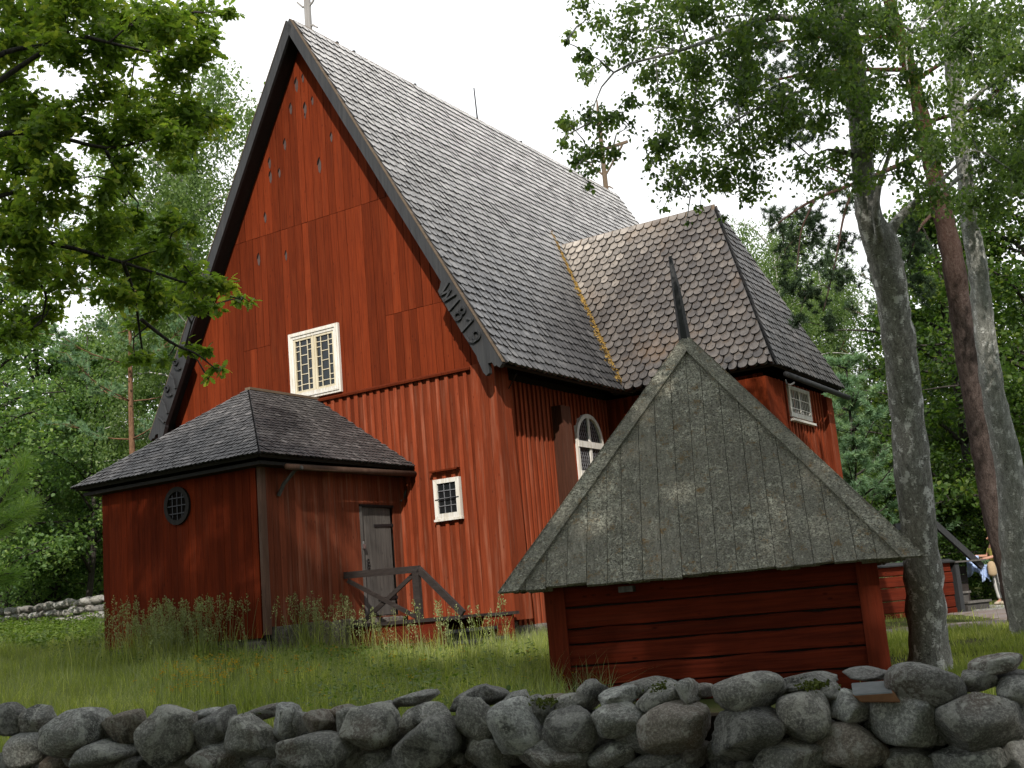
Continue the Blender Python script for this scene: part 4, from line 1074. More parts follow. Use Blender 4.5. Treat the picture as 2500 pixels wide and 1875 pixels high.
WA, WB = at(0, 1800, 8.3), at(2500, 1700, 5.75)
wdir = WB - WA; wdir[2] = 0; wdir /= np.linalg.norm(wdir); wrot = math.atan2(wdir[1], wdir[0])
wback = np.array([-wdir[1], wdir[0], 0])
sw_o = empty('stone_wall', (float((WA + WB)[0] / 2), float((WA + WB)[1] / 2), 0), wrot)
tag(sw_o, 'dry stone wall of large grey lichen spotted boulders across the foreground', 'stone wall')
def wall_hit(px, py, back=0.0):
    d = ray(px, py); n = wback; P0 = WA + wback * back
    t = ((P0 - EYE) @ n) / (d @ n); return EYE + d * t, t
def wl_local(P):
    v = np.array([P[0] - sw_o.location[0], P[1] - sw_o.location[1], P[2]])
    return np.array([v @ wdir, v @ wback, v[2]])
# (view, x, y, width, height, tilt in degrees, angularity, material, set back)
G, B_, Pl = 0, 1, 2
STONES = [
 (0, 20, 1385, 190, 200, -15, .3, G, 0), (0, 175, 1385, 190, 185, 10, .3, G, .05), (0, 400, 1450, 400, 260, 4, .1, G, -.05), (0, 712, 1405, 260, 215, 14, .6, B_, .03), (0, 968, 1455, 330, 380, -35, .9, G, -.08),
 (0, 1190, 1355, 230, 80, 3, .4, G, .22), (0, 1240, 1440, 310, 215, 18, .8, G, .0), (0, 1530, 1335, 250, 80, 5, .3, G, .25), (0, 1450, 1495, 340, 270, -12, .8, G, -.05), (0, 1680, 1400, 150, 270, -18, .8, G, .02),
 (0, 1770, 1400, 85, 170, -4, .7, G, .08), (0, 1895, 1385, 200, 150, 3, .7, B_, .04), (0, 2055, 1390, 170, 165, -8, .4, G, .04), (0, 105, 1565, 260, 200, -5, .2, G, -.05), (0, 285, 1640, 170, 110, 5, .3, B_, .03),
 (0, 550, 1600, 400, 170, 7, .15, G, -.06), (0, 730, 1495, 140, 130, 0, .5, B_, .18), (0, 805, 1640, 150, 100, 25, .4, G, .02), (0, 985, 1650, 200, 70, 0, .4, B_, .1), (0, 1095, 1570, 120, 150, -20, .5, B_, .1),
 (0, 1240, 1615, 320, 200, 0, .5, G, -.05), (0, 1520, 1645, 220, 100, -6, .3, G, .0), (0, 1860, 1575, 490, 225, -6, .15, G, -.08),
 (1, 40, 1335, 170, 80, 4, .3, B_, .18), (1, 205, 1430, 370, 265, 5, .25, G, -.04), (1, 480, 1255, 260, 80, 5, .5, G, .25), (1, 540, 1380, 350, 180, 10, .6, G, .0), (1, 310, 1310, 130, 80, 10, .3, G, .2),
 (1, 855, 1245, 350, 125, 5, .4, G, .22), (1, 845, 1375, 270, 290, -25, .8, G, -.02), (1, 1085, 1440, 280, 340, 12, .35, G, -.08), (1, 1100, 1262, 150, 100, 5, .4, G, .2), (1, 1240, 1345, 210, 220, 6, .7, G, .06),
 (1, 1285, 1268, 270, 70, 1, .3, B_, .26), (1, 1455, 1285, 250, 125, -5, .5, G, .14), (1, 1545, 1220, 210, 130, 38, .5, G, .16), (1, 1432, 1440, 310, 275, -10, .2, G, -.08), (1, 1720, 1245, 270, 120, 0, .25, G, .06),
 (1, 1900, 1180, 400, 110, -2, .35, G, .25), (1, 1975, 1255, 270, 150, 5, .3, G, .05), (1, 1715, 1400, 310, 225, 0, .25, G, -.06), (1, 2045, 1425, 410, 300, 0, .25, B_, -.08), (1, 75, 1565, 180, 210, 0, .3, G, .0),
 (1, 182, 1615, 140, 130, 15, .6, G, .1), (1, 270, 1625, 150, 110, 0, .3, G, .02), (1, 540, 1535, 450, 280, 14, .35, G, -.09), (1, 900, 1580, 265, 200, -12, .35, G, .0), (1, 972, 1490, 90, 170, 32, .7, G, .08),
 (1, 1085, 1610, 100, 100, 20, .4, G, .1), (1, 1260, 1490, 80, 90, 0, .7, B_, .12), (1, 1330, 1595, 440, 190, -6, .4, G, -.05), (1, 1690, 1585, 300, 160, 0, .25, G, -.02), (1, 1950, 1630, 360, 110, 4, .3, G, .0),
 (2, 55, 1215, 130, 160, 0, .35, G, .04), (2, 145, 1205, 110, 80, -15, .4, B_, .14), (2, 385, 1228, 480, 225, 4, .3, G, -.03), (2, 420, 1442, 460, 315, 4, .2, G, -.10), (2, 90, 1590, 230, 150, 15, .6, B_, -.02),
 (2, 560, 1150, 130, 60, -35, .8, Pl, .25), (2, 640, 1195, 90, 60, -10, .6, Pl, .14), (2, 750, 1355, 300, 315, 12, .25, G, -.08), (2, 910, 1222, 170, 140, 25, .7, G, .06), (2, 1040, 1305, 280, 215, -6, .8, G, -.02),
 (2, 750, 1145, 370, 90, -3, .5, G, .25), (2, 1140, 1110, 310, 100, -5, .7, Pl, .22), (2, 1480, 1172, 450, 260, -10, .35, G, -.02), (2, 1392, 1390, 440, 300, -12, .35, G, -.08), (2, 1915, 1046, 300, 115, 2, .3, G, .12),
 (2, 1800, 1146, 220, 130, -8, .25, G, .08), (2, 1800, 1385, 490, 370, -5, .25, G, -.12), (2, 1990, 1120, 220, 70, 2, .4, G, .2), (2, 2045, 1205, 220, 170, -15, .3, G, .05), (2, 2100, 1350, 140, 170, 0, .4, G, .06),
 (2, 1050, 1545, 420, 270, -18, .5, B_, -.06), (2, 700, 1605, 500, 210, 3, .2, G, -.06), (2, 280, 1610, 200, 140, 0, .6, G, .08), (2, 1370, 1622, 340, 160, -4, .3, G, -.02), (2, 1740, 1615, 440, 170, -3, .3, G, -.05),
 (2, 2040, 1590, 220, 220, 15, .3, Pl, -.02), (2, 750, 1182, 200, 50, -4, .4, G, .12)]
smats = [ST_GREY, ST_BROWN, ST_PALE]
for i, (vw, x, y, sw_, sh_, tl, an, mt, bk) in enumerate(STONES):
    px, py = vw * 800 + (50 if vw == 2 else 0) + x * .4069, 1200 + y * .4069
    P, d = wall_hit(px, py, bk + .12)
    wm, hm = sw_ * .4069 * d / F_PX * 1.10, sh_ * .4069 * d / F_PX * 1.09
    dm = min(max(wm, hm) * .9, .62) if bk < .1 else min(.5, wm)
    X = stone_verts(100 + i, wm, max(dm, .3), hm, R(tl) + ROLL * -1 * 0 + .085, an)
    o = tri_obj('stone', X, ICO_F, smats[mt], sw_o)
    lo = wl_local(P); o.location = (lo[0], lo[1] + .10, lo[2])
# flat slate with a rusty edge on top
P, d = wall_hit(1650 + 1200 * .4069, 1200 + 1212 * .4069, 0.05)
mb = MB(); wm, hm = 240 * .4069 * d / F_PX, 95 * .4069 * d / F_PX
mb.add([(-wm / 2 + .03, 0, 0), (wm / 2 + .02, 0, -.01), (wm / 2 - .01, 0, hm * .55), (-wm / 2 - .01, 0, hm * .5), (-wm / 2 - .02, .28, .01), (wm / 2, .28, 0), (wm / 2 - .05, .28, hm * 1.0), (-wm / 2 - .05, .28, hm * .95)],
       [(0, 1, 2, 3)], 1); k = len(mb.v)
mb.f += [[3, 2, 6, 7], [5, 4, 7, 6], [1, 5, 6, 2], [4, 0, 3, 7], [0, 4, 5, 1]]; mb.m += [0, 1, 1, 1, 1]; mb.t += [.5] * 5
o = mb.build('flat_slab', [ST_SLATE, ST_RUST], sw_o, bevel=.006); lo = wl_local(P); o.location = (lo[0], lo[1] - .05, lo[2] - hm * .45)
# packing stones behind, below and beyond the frame
co, fc, nv = [], [], 0
r_ = np.random.default_rng(4)
LW = float((WB - WA) @ wdir)
for i in range(620):
    if i >= 420: s = r_.uniform(-LW / 2 - .3, LW / 2 + .3); z = r_.uniform(.25, .96); b = r_.uniform(.16, .42); sz = r_.uniform(.09, .2)
    elif i < 170: s = r_.uniform(-LW / 2 - .3, LW / 2 + .3); z = r_.uniform(.2, .88 + .06 * math.sin(s * 2)); b = r_.uniform(.22, .45); sz = r_.uniform(.14, .30)
    elif i < 260: s = r_.uniform(-LW / 2 - .3, LW / 2 + .3); z = r_.uniform(0, .52); b = r_.uniform(.0, .25); sz = r_.uniform(.3, .5)
    else:
        s = (LW / 2 + r_.uniform(.2, 4.5)) * (1 if i % 2 else -1); z = r_.uniform(0, .95); b = r_.uniform(.05, .5); sz = r_.uniform(.25, .5)
    X = stone_verts(1000 + i, sz * 1.2, sz, sz * .8, r_.uniform(-.4, .4), .4, ICO2_V) + np.array([s, b, z])
    co.append(X); fc.append(ICO2_F + nv); nv += len(X)
o = tri_obj('packing_stones', np.concatenate(co), np.concatenate(fc), ST_GREY, sw_o); o['kind'] = 'stuff'
mb = MB(); mb.box((-LW / 2 - .2, .42, -.1), (LW / 2 + .2, .60, .90)); mb.build('earth_core', SOIL, sw_o)
# moss cushions on the wall top
mb = MB(); r_ = np.random.default_rng(14)
for (vw, x, y, wpx) in ((1, 1285, 1262, 110), (1, 1990, 1178, 70), (2, 830, 1165, 110), (0, 1490, 1352, 35), (1, 1790, 1295, 30), (0, 735, 1380, 60)):
    px, py = vw * 800 + (50 if vw == 2 else 0) + x * .4069, 1200 + y * .4069
    P, d = wall_hit(px, py, .22); lo = wl_local(P)
    for k in range(int(wpx * 1.6)):
        q = lo + np.array([r_.normal() * wpx * .4069 * d / F_PX * .5, r_.normal() * .05, r_.normal() * .012]); e = rdir(r_, 4) * r_.uniform(.006, .018)
        mb.add([q + e[0], q + e[1], q + e[2], q + e[3]], [(0, 1, 2), (0, 2, 3), (0, 3, 1), (1, 3, 2)], 0, .5)
mb.build('moss_cushion', MOSS_GREEN, sw_o)

# far wall on the left
fa, fb = at(-40, 1535, 40), at(330, 1500, 36)
fdir = fb - fa; fdir[2] = 0; flen = np.linalg.norm(fdir); fdir /= flen; fbk = np.array([-fdir[1], fdir[0], 0])
fw_o = empty('stone_wall', (float(fa[0]), float(fa[1]), float(fa[2])), math.atan2(fdir[1], fdir[0]))
tag(fw_o, 'pale sunlit dry stone wall far behind the grass at the left of the church', 'stone wall')
r_ = np.random.default_rng(44); n_ = 0
for row in range(4):
    s = -.2
    while s < flen + .5:
        wv = r_.uniform(.32, .62); s += wv
        X = stone_verts(3000 + n_, wv * .98, .5, r_.uniform(.24, .31), r_.uniform(-.2, .2), .25, ICO2_V)
        t = s / flen; zb = -.25 + (fb[2] - fa[2] + .05) * t
        o = tri_obj('stone', X, ICO2_F, ST_PALE, fw_o); o.location = (s - wv / 2, r_.uniform(-.08, .08), zb + row * (.235 + .03 * t) + r_.uniform(-.03, .03)); n_ += 1
        if n_ > 95: break

# ------------------------------------------------------------------ ground and path
def ground_mat():
    m, nt, b = mat_new('meadow_soil')
    v = vecmap(nt)
    a = noise_t(nt, v, 1.2, 6, .6); f_ = noise_t(nt, v, 22, 6, .7)
    c = mix(nt, (0.045, 0.060, 0.016), (0.085, 0.095, 0.030), f_)
    c = mix(nt, c, (0.10, 0.075, 0.045), ramp(nt, a, [(0.52, (0, 0, 0)), (0.66, (0.7,) * 3)]))
    nt.links.new(c, b.inputs['Base Color']); b.inputs['Roughness'].default_value = 1; b.inputs['Specular IOR Level'].default_value = 0.05
    bump(nt, b, f_, .8, .04); return m
def gravel_mat():
    m, nt, b = mat_new('gravel')
    v = vecmap(nt); f_ = noise_t(nt, v, 60, 6, .8); a = noise_t(nt, v, 2, 5, .6)
    c = mix(nt, (0.14, 0.115, 0.105), (0.30, 0.26, 0.24), f_); c = mix(nt, c, (0.15, 0.105, 0.065), ramp(nt, a, [(0.48, (0, 0, 0)), (0.66, (0.8,) * 3)]))
    nt.links.new(c, b.inputs['Base Color']); b.inputs['Roughness'].default_value = 1; b.inputs['Specular IOR Level'].default_value = 0.1
    bump(nt, b, f_, .8, .02); return m
GROUND, GRAVEL = ground_mat(), gravel_mat()
def sheet(name, xs, ys, mat, dz=0.0, mask=None):
    Xg, Yg = np.meshgrid(xs, ys, indexing='ij'); Zg = ground_z(Xg, Yg) + dz
    co = np.stack([Xg, Yg, Zg], -1).reshape(-1, 3); nx, ny = len(xs), len(ys)
    I = np.arange(nx * ny).reshape(nx, ny)
    F = np.stack([I[:-1, :-1], I[1:, :-1], I[1:, 1:], I[:-1, 1:]], -1).reshape(-1, 4)
    me = fast_mesh(name, co, F.ravel(), np.arange(len(F)) * 4, np.full(len(F), 4), [mat], None, None, True)
    return link_mesh(name, me)
xs = np.concatenate([np.linspace(-300, -42, 12), np.linspace(-40, 40, 161), np.linspace(42, 300, 12)])
ys = np.concatenate([np.linspace(-100, -17, 8), np.linspace(-15, 50, 131), np.linspace(53, 400, 20)])
tag(sheet('ground', xs, ys, GROUND), 'rough meadow ground rising towards the church', 'ground', kind='structure')
# gravel path: ribbon that follows the ground
def ribbon(name, pts, widths, mat, dz, n=60):
    pts = np.array(pts, float); t = np.linspace(0, len(pts) - 1, n)
    cx_ = np.interp(t, np.arange(len(pts)), pts[:, 0]); cy_ = np.interp(t, np.arange(len(pts)), pts[:, 1]); wv = np.interp(t, np.arange(len(pts)), widths)
    tx, ty = np.gradient(cx_), np.gradient(cy_); ln = np.hypot(tx, ty); nx, ny = -ty / ln, tx / ln
    rr = np.random.default_rng(3); K = 9
    co = []
    for i in range(n):
        for k in range(K):
            f = k / (K - 1) - .5; wob = 1 + .12 * math.sin(i * 1.3) + .06 * rr.normal()
            X, Y = cx_[i] + nx[i] * wv[i] * f * wob, cy_[i] + ny[i] * wv[i] * f * wob
            co.append((X, Y, gz(X, Y) + dz - .05 * (abs(f) > .49)))
    I = np.arange(n * K).reshape(n, K); F = np.stack([I[:-1, :-1], I[1:, :-1], I[1:, 1:], I[:-1, 1:]], -1).reshape(-1, 4)
    me = fast_mesh(name, np.array(co), F.ravel(), np.arange(len(F)) * 4, np.full(len(F), 4), [mat], None, None, True)
    return link_mesh(name, me)
path_pts = [(3.0, 21.6), (6.2, 21.5), (8.5, 21.7), (11, 22.3), (15, 23.5), (22, 25)]
tag(ribbon('path', path_pts, [1.8, 2.0, 2.1, 2.2, 2.4, 2.4], GRAVEL, .035), 'grey gravel path between the trees and the red log fence', 'path', kind='structure')
tag(ribbon('path', [(9.6, 22.5), (9.9, 25), (10.6, 27.6)], [1.6, 1.8, 2.4], GRAVEL, .03), 'trodden gravel leading from the path up to the wooden steps', 'path', kind='structure')

# ------------------------------------------------------------------ red log fence and the wooden stile
f0, f1 = np.array([4.2, 24.5]), np.array([10.0, 28.5])
fd = f1 - f0; fl = np.linalg.norm(fd); fd /= fl
fence = empty('log_fence', (f0[0], f0[1], .62), math.atan2(fd[1], fd[0]))
tag(fence, 'low red fence of wide horizontal logs under a grey board cap behind the birch', 'fence')
r_ = np.random.default_rng(6); z = -.15
mb = MB()
while z < 1.0:
    h_ = r_.uniform(.24, .32); mb.box((0, -.06 + r_.uniform(-.015, .015), z + .008), (fl - .04, .09, z + h_), 0, r_.uniform(.2, .9)); z += h_ + .003
ftop = z
mb.build('log', RED_LOG, fence, bevel=.02)
mb = MB()
mb.beam((-.05, -.06, ftop + .02), (fl + .02, -.06, ftop + .02), .20, .03, (0, -.35, 1)); mb.beam((-.05, .12, ftop + .02), (fl + .02, .12, ftop + .02), .20, .03, (0, .35, 1)); mb.build('board_cap', TAR_WOOD, fence)
# stile
s0, s1 = np.array([10.05, 28.55]), np.array([11.3, 29.3])
sd = s1 - s0; sl_ = np.linalg.norm(sd); sd /= sl_
stile = empty('wooden_stile', (s0[0], s0[1], .60), math.atan2(sd[1], sd[0]))
tag(stile, 'dark grey boarded stile with treads and long sloping handrails over the red fence', 'stile')
mb = MB(); r_ = np.random.default_rng(9); z = -.1
poly_top = lambda x: 1.16 - max(0, x - .75) * .55
while z < 1.05:
    h_ = .2; mb.prism([(0.03, z), (1.0, z), (1.0 + .0, min(z + h_ - .008, 1.12)), (0.03, min(z + h_ - .008, 1.12))], lambda a, b, d: (a, d, b), .40 + r_.uniform(-.01, .01), .45, 0, r_.uniform(.1, .6)); z += h_
mb.build('side_panel', RAIL_WOOD, stile)
mb = MB(); mb.box((-.02, -.12, -.15), (.12, .02, 1.18)); mb.build('gate_post', TAR_WOOD, stile)
mb = MB(); mb.box((-.05, -.18, 1.181), (1.05, .5, 1.22)); mb.build('top_board', GREY_WOOD, stile)
for (x0, x1, z, y0) in ((.16, .62, .50, .05), (.18, 1.02, .26, -.18)):
    mb = MB(); mb.box((x0, y0, z - .05), (x1, y0 + .3, z), 0, .9); mb.box((x0 + .02, y0 + .05, z - .24), (x1 - .05, y0 + .29, z - .051), 0, .1); mb.build('tread', GREY_WOOD, stile)
mb = MB(); mb.beam((-.42, -.02, 2.16), (1.06, -.02, 1.04), .07, .16); mb.build('handrail', TAR_WOOD, stile)
mb = MB(); mb.beam((-1.75, -.02, 2.10), (-.38, -.02, 2.17), .07, .16); mb.build('handrail', TAR_WOOD, stile)
mb = MB(); mb.beam((-.45, .06, 0), (-.45, .06, 2.05), .1, .1, (0, 1, 0)); mb.build('rail_post', TAR_WOOD, stile)
mb = MB(); mb.box((.2, -.75, -.25), (1.05, -.25, .06)); stb = mb.build('stone_step', ST_GREY, None, bevel=.02)
stb.location = (s0[0], s0[1], .60); stb.rotation_euler = (0, 0, math.atan2(sd[1], sd[0])); tag(stb, 'square grey stone block serving as the lowest step in front of the dark stile', 'step')
mb = MB(); mb.box((1.0, -.2, -.25), (3.2, .5, .10)); stb = mb.build('stone_slab', ST_GREY, None, bevel=.03)
stb.location = (s0[0], s0[1], .60); stb.rotation_euler = (0, 0, math.atan2(sd[1], sd[0])); tag(stb, 'long low grey stone slab under the feet of the person', 'slab')

# ------------------------------------------------------------------ person behind the birch, holding up a blue cloth
pp = np.array([11.40, 29.25, .70])
SKIN = plain('skin', (0.42, 0.22, 0.15), .6, 0, .3, 6, .1); HAIR = plain('brown_hair', (0.10, 0.045, 0.02), .7, 0, .3, 40, .3)
SHIRT = plain('yellow_shirt', (0.42, 0.38, 0.10), .9, 0, .1, 12, .15); TROUS = plain('white_trousers', (0.55, 0.55, 0.53), .9, 0, .1, 10, .1)
BLUE = plain('light_blue_cloth', (0.36, 0.46, 0.68), .9, 0, .1, 14, .2); BAGM = plain('beige_canvas', (0.36, 0.27, 0.17), .9, 0, .1, 14, .2); SHOE = plain('beige_shoe', (0.4, 0.34, 0.26), .8, 0, .2, 14, .2)
def skin_body(name, mat, verts, edges, radii, parent, lvl=2):
    me = bpy.data.meshes.new(name); me.from_pydata([tuple(v) for v in verts], edges, []); me.materials.append(mat)
    o = link_mesh(name, me, parent); md = o.modifiers.new('skin', 'SKIN'); md.use_smooth_shade = True
    for i, r in enumerate(radii):
        sv = me.skin_vertices[0].data[i]; sv.radius = (r, r) if np.isscalar(r) else r
    me.skin_vertices[0].data[0].use_root = True
    sb_ = o.modifiers.new('subd', 'SUBSURF'); sb_.levels = lvl; sb_.render_levels = lvl
    return o
per = empty('person', tuple(pp), math.pi)      # local +x points to the left of the picture
tag(per, 'person in white trousers standing half hidden behind a birch trunk, holding a light blue cloth', 'person')
# pelvis, spine, chest, neck, head base, head, shoulders, arms, legs
Vb = [(0, 0, .92), (0, 0, 1.10), (.01, 0, 1.30), (.02, 0, 1.42), (.03, 0, 1.50), (.05, 0, 1.60), (.06, 0, 1.68),
      (.02, -.17, 1.38), (.12, -.22, 1.18), (.36, -.20, 1.20), (.43, -.20, 1.21), (.02, .17, 1.38), (.10, .21, 1.16), (.32, .16, 1.12), (.39, .15, 1.12),
      (.0, -.09, .86), (.05, -.10, .48), (.01, -.10, .09), (.13, -.10, .045), (0, .09, .86), (.0, .10, .48), (-.06, .10, .09), (.06, .10, .045)]
Eb = [(0, 1), (1, 2), (2, 3), (3, 4), (4, 5), (5, 6), (3, 7), (7, 8), (8, 9), (9, 10), (3, 11), (11, 12), (12, 13), (13, 14), (0, 15), (15, 16), (16, 17), (17, 18), (0, 19), (19, 20), (20, 21), (21, 22)]
Rb = [.14, .13, .14, .10, .055, .085, .075, .06, .045, .035, .03, .06, .045, .035, .03, .085, .06, .042, .035, .085, .06, .042, .035]
body = skin_body('body', SKIN, Vb, Eb, Rb, per)
skin_body('trousers', TROUS, [Vb[0], Vb[15], Vb[16], (.01, -.10, .12), Vb[19], Vb[20], (-.06, .10, .12)], [(0, 1), (1, 2), (2, 3), (0, 4), (4, 5), (5, 6)], [.155, .10, .075, .06, .10, .075, .06], per)
skin_body('shirt', SHIRT, [(0, 0, .98), Vb[1], Vb[2], (.02, 0, 1.40), Vb[7], (.09, -.21, 1.22), Vb[11], (.08, .20, 1.2)], [(0, 1), (1, 2), (2, 3), (3, 4), (4, 5), (3, 6), (6, 7)], [.155, .145, .155, .11, .075, .06, .075, .06], per)
skin_body('hair', HAIR, [(.03, 0, 1.62), (.02, 0, 1.70), (-.02, 0, 1.60), (.0, 0, 1.52)], [(0, 1), (0, 2), (2, 3)], [.09, .085, .08, .06], per)
for hx, hy, hz in ((.46, -.20, 1.21), (.42, .15, 1.12)):      # five fingers curled over the cloth
    for k in range(4):
        y = hy - .03 + .02 * k; ln = (.030, .036, .034, .026)[k]
        skin_body('finger', SKIN, [(hx - .03, y, hz), (hx + ln * .5, y, hz + .004), (hx + ln, y, hz - .015), (hx + ln * .8, y, hz - .035)], [(0, 1), (1, 2), (2, 3)], [.010, .009, .0085, .008], per, 1)
    skin_body('thumb', SKIN, [(hx - .035, hy + .03, hz), (hx - .005, hy + .045, hz - .02), (hx + .015, hy + .03, hz - .035)], [(0, 1), (1, 2)], [.011, .010, .009], per, 1)
for y in (-.10, .10):
    mb = MB(); x = -.0 if y < 0 else -.07
    mb.tube([(x - .08, y, .04), (x, y, .055), (x + .10, y, .045), (x + .17, y, .03)], [.035, .048, .045, .025], 10); mb.build('shoe', SHOE, per, True)
for s in (-1, 1):
    ear = MB(); ear.tube([(.045, s * .08, 1.57), (.04, s * .095, 1.60), (.045, s * .085, 1.63)], [.008, .014, .008], 6); ear.build('ear', SKIN, per, True)
nose = MB(); nose.tube([(.125, 0, 1.625), (.155, 0, 1.595), (.13, 0, 1.585)], [.008, .013, .01], 6); nose.build('nose', SKIN, per, True)
def drape(name, loc, wdt, hgt, mat, seed, label, cat):
    rr = np.random.default_rng(seed); nx, nz = 14, 16; vs = []; fs = []
    for i in range(nx):
        for k in range(nz):
            t = k / (nz - 1); u_ = i / (nx - 1) - .5
            vs.append((u_ * wdt * (1 + .25 * t), .04 * math.sin(u_ * 14 + 2 * t) * (0.3 + t) + .015 * rr.normal(), -hgt * t * (1 - .15 * math.cos(u_ * 7))))
    for i in range(nx - 1):
        for k in range(nz - 1): fs.append((i * nz + k, (i + 1) * nz + k, (i + 1) * nz + k + 1, i * nz + k + 1))
    mb = MB(); mb.add(vs, fs); o = mb.build(name, mat, None, True, recalc=False); md = o.modifiers.new('solid', 'SOLIDIFY'); md.thickness = .006
    o.location = loc; tag(o, label, cat); return o
drape('cloth', (pp[0] - .50, pp[1] + .16, pp[2] + 1.215), .30, .44, BLUE, 1, 'light blue cloth held out in the hands of the person behind the birch', 'cloth')
bag = MB(); bag.tube([(0, 0, 0), (0, 0, -.06), (0, 0, -.3), (0, 0, -.36)], [.05, .12, .14, .07], 12); bg_ = bag.build('shoulder_bag', BAGM, None, True)
bg_.location = (pp[0] - .22, pp[1] - .22, pp[2] + 1.05); bg_.scale = (.8, .6, 1); tag(bg_, 'beige canvas shoulder bag hanging at the hip of the person', 'bag')
drape('jacket', (pp[0] - .34, pp[1] - .10, pp[2] + .98), .16, .36, BLUE, 2, 'pale blue jacket tied at the waist beside the beige bag', 'jacket')

# ------------------------------------------------------------------ trees
def polyline(pts, n):
    pts = np.array(pts, float); t = np.linspace(0, len(pts) - 1, n)
    out_ = np.stack([np.interp(t, np.arange(len(pts)), pts[:, k]) for k in range(pts.shape[1])], 1)
    for _ in range(2):
        out_[1:-1] = (out_[:-2] + 2 * out_[1:-1] + out_[2:]) / 4
    return out_
def leaves_from(name, anchors, sig, per, size, tmpl, mat, seed, parent, droop=.3, fold=.25, tb=.0):
    """anchors (n,3); sig (n,) spread; per (n,) number of leaves"""
    r_ = np.random.default_rng(seed)
    anchors = np.asarray(anchors); per = np.broadcast_to(per, len(anchors)).astype(int); sig = np.broadcast_to(sig, len(anchors))
    pos = np.repeat(anchors, per, 0); sg = np.repeat(sig, per)
    pos = pos + r_.normal(size=pos.shape) * sg[:, None] * np.array([1, 1, .8]); n = len(pos)
    ax = rdir(r_, n) * np.array([1, 1, .55]) + np.array([0, 0, -droop]); nr = rdir(r_, n) * .7 + np.array([0, 0, .75])
    cl = np.repeat(r_.normal(size=len(anchors)) * .18, per)
    tint = np.clip(.45 + cl + tb + r_.normal(size=n) * .2, 0, 1)
    me = leaf_mesh(name, pos, ax, nr, size * r_.uniform(.65, 1.25, n), tmpl, mat, tint, fold)
    return link_mesh(name, me, parent) if parent is not None else me
def needle_mesh(name, centers, dirs, per, ln, mat, seed, tmpl=T_NEEDLE_FAR, spread=.9, twig=.14, tb=0.0):
    r_ = np.random.default_rng(seed); n = len(centers)
    d = dirs / np.linalg.norm(dirs, axis=1, keepdims=True)
    D = np.repeat(d, per, 0); C = np.repeat(np.asarray(centers), per, 0); k = len(D)
    t = r_.uniform(-.5, .5, k)
    pos = C + D * (t * twig)[:, None]
    ax = D * .55 + rdir(r_, k) * spread
    tint = np.clip(.45 + tb + np.repeat(r_.normal(size=n) * .2, per) + r_.normal(size=k) * .15, 0, 1)
    return leaf_mesh(name, pos, ax, rdir(r_, k), ln * r_.uniform(.7, 1.2, k), tmpl, mat, tint, 0)

def broadleaf(seed, H, Rr, base_f=.18, n_limb=20, lsize=.13, mat=LF_WOOD, bk=BK_DARK, per=26, tr=.16, droop=.3, sub=5):
    r_ = np.random.default_rng(seed); mb = MB()
    top = np.array([r_.normal() * .05 * H, r_.normal() * .05 * H, H * .93])
    tp = polyline([(0, 0, -.3), top * .35 + np.array([r_.normal() * .2, r_.normal() * .2, 0]), top * .7, top], 12)
    mb.tube(tp, list(np.linspace(tr, .03, 12)), 8, wob=.05, rng=r_)
    A, SG = [], []
    for i in range(n_limb):
        f = base_f + (.97 - base_f) * (i + r_.uniform(0, .8)) / n_limb
        p0 = tp[min(11, int(f * 11))]; az = i * 2.4 + r_.normal() * .4
        prof = math.sin(math.pi * min(1, .18 + .82 * (f - base_f) / (1 - base_f)) ** .8) ** .6
        ln = Rr * prof * r_.uniform(.65, 1.15) + .25
        el = r_.uniform(.1, .6) + .5 * f
        dv = np.array([math.cos(az) * math.cos(el), math.sin(az) * math.cos(el), math.sin(el)])
        p1 = p0 + dv * ln * .5 + np.array([0, 0, .1 * ln]); p2 = p0 + dv * ln + np.array([r_.normal() * .15, r_.normal() * .15, -.12 * ln])
        lp = polyline([p0, p1, p2], 7); mb.tube(lp, list(np.linspace(.05 + .02 * ln / 3, .012, 7)), 5)
        for j in range(sub):
            t = r_.uniform(.35, 1.0); q = lp[int(t * 6)]
            e = q + rdir(r_, 1)[0] * np.array([1, 1, .6]) * ln * .32 * r_.uniform(.4, 1.1)
            mb.tube([q, (q + e) / 2 + r_.normal(size=3) * .05, e], [.018, .012, .006], 4)
            for s_ in (.35, .7, 1.0): A.append(q + (e - q) * s_); SG.append(.16 + .10 * r_.uniform() + .02 * ln)
    tm = mb.build('trunk', bk, None, True)
    me = leaves_from('crown', A, np.array(SG), per, lsize, T_LEAF, mat, seed + 7, None, droop)
    return tm.data, me, tm
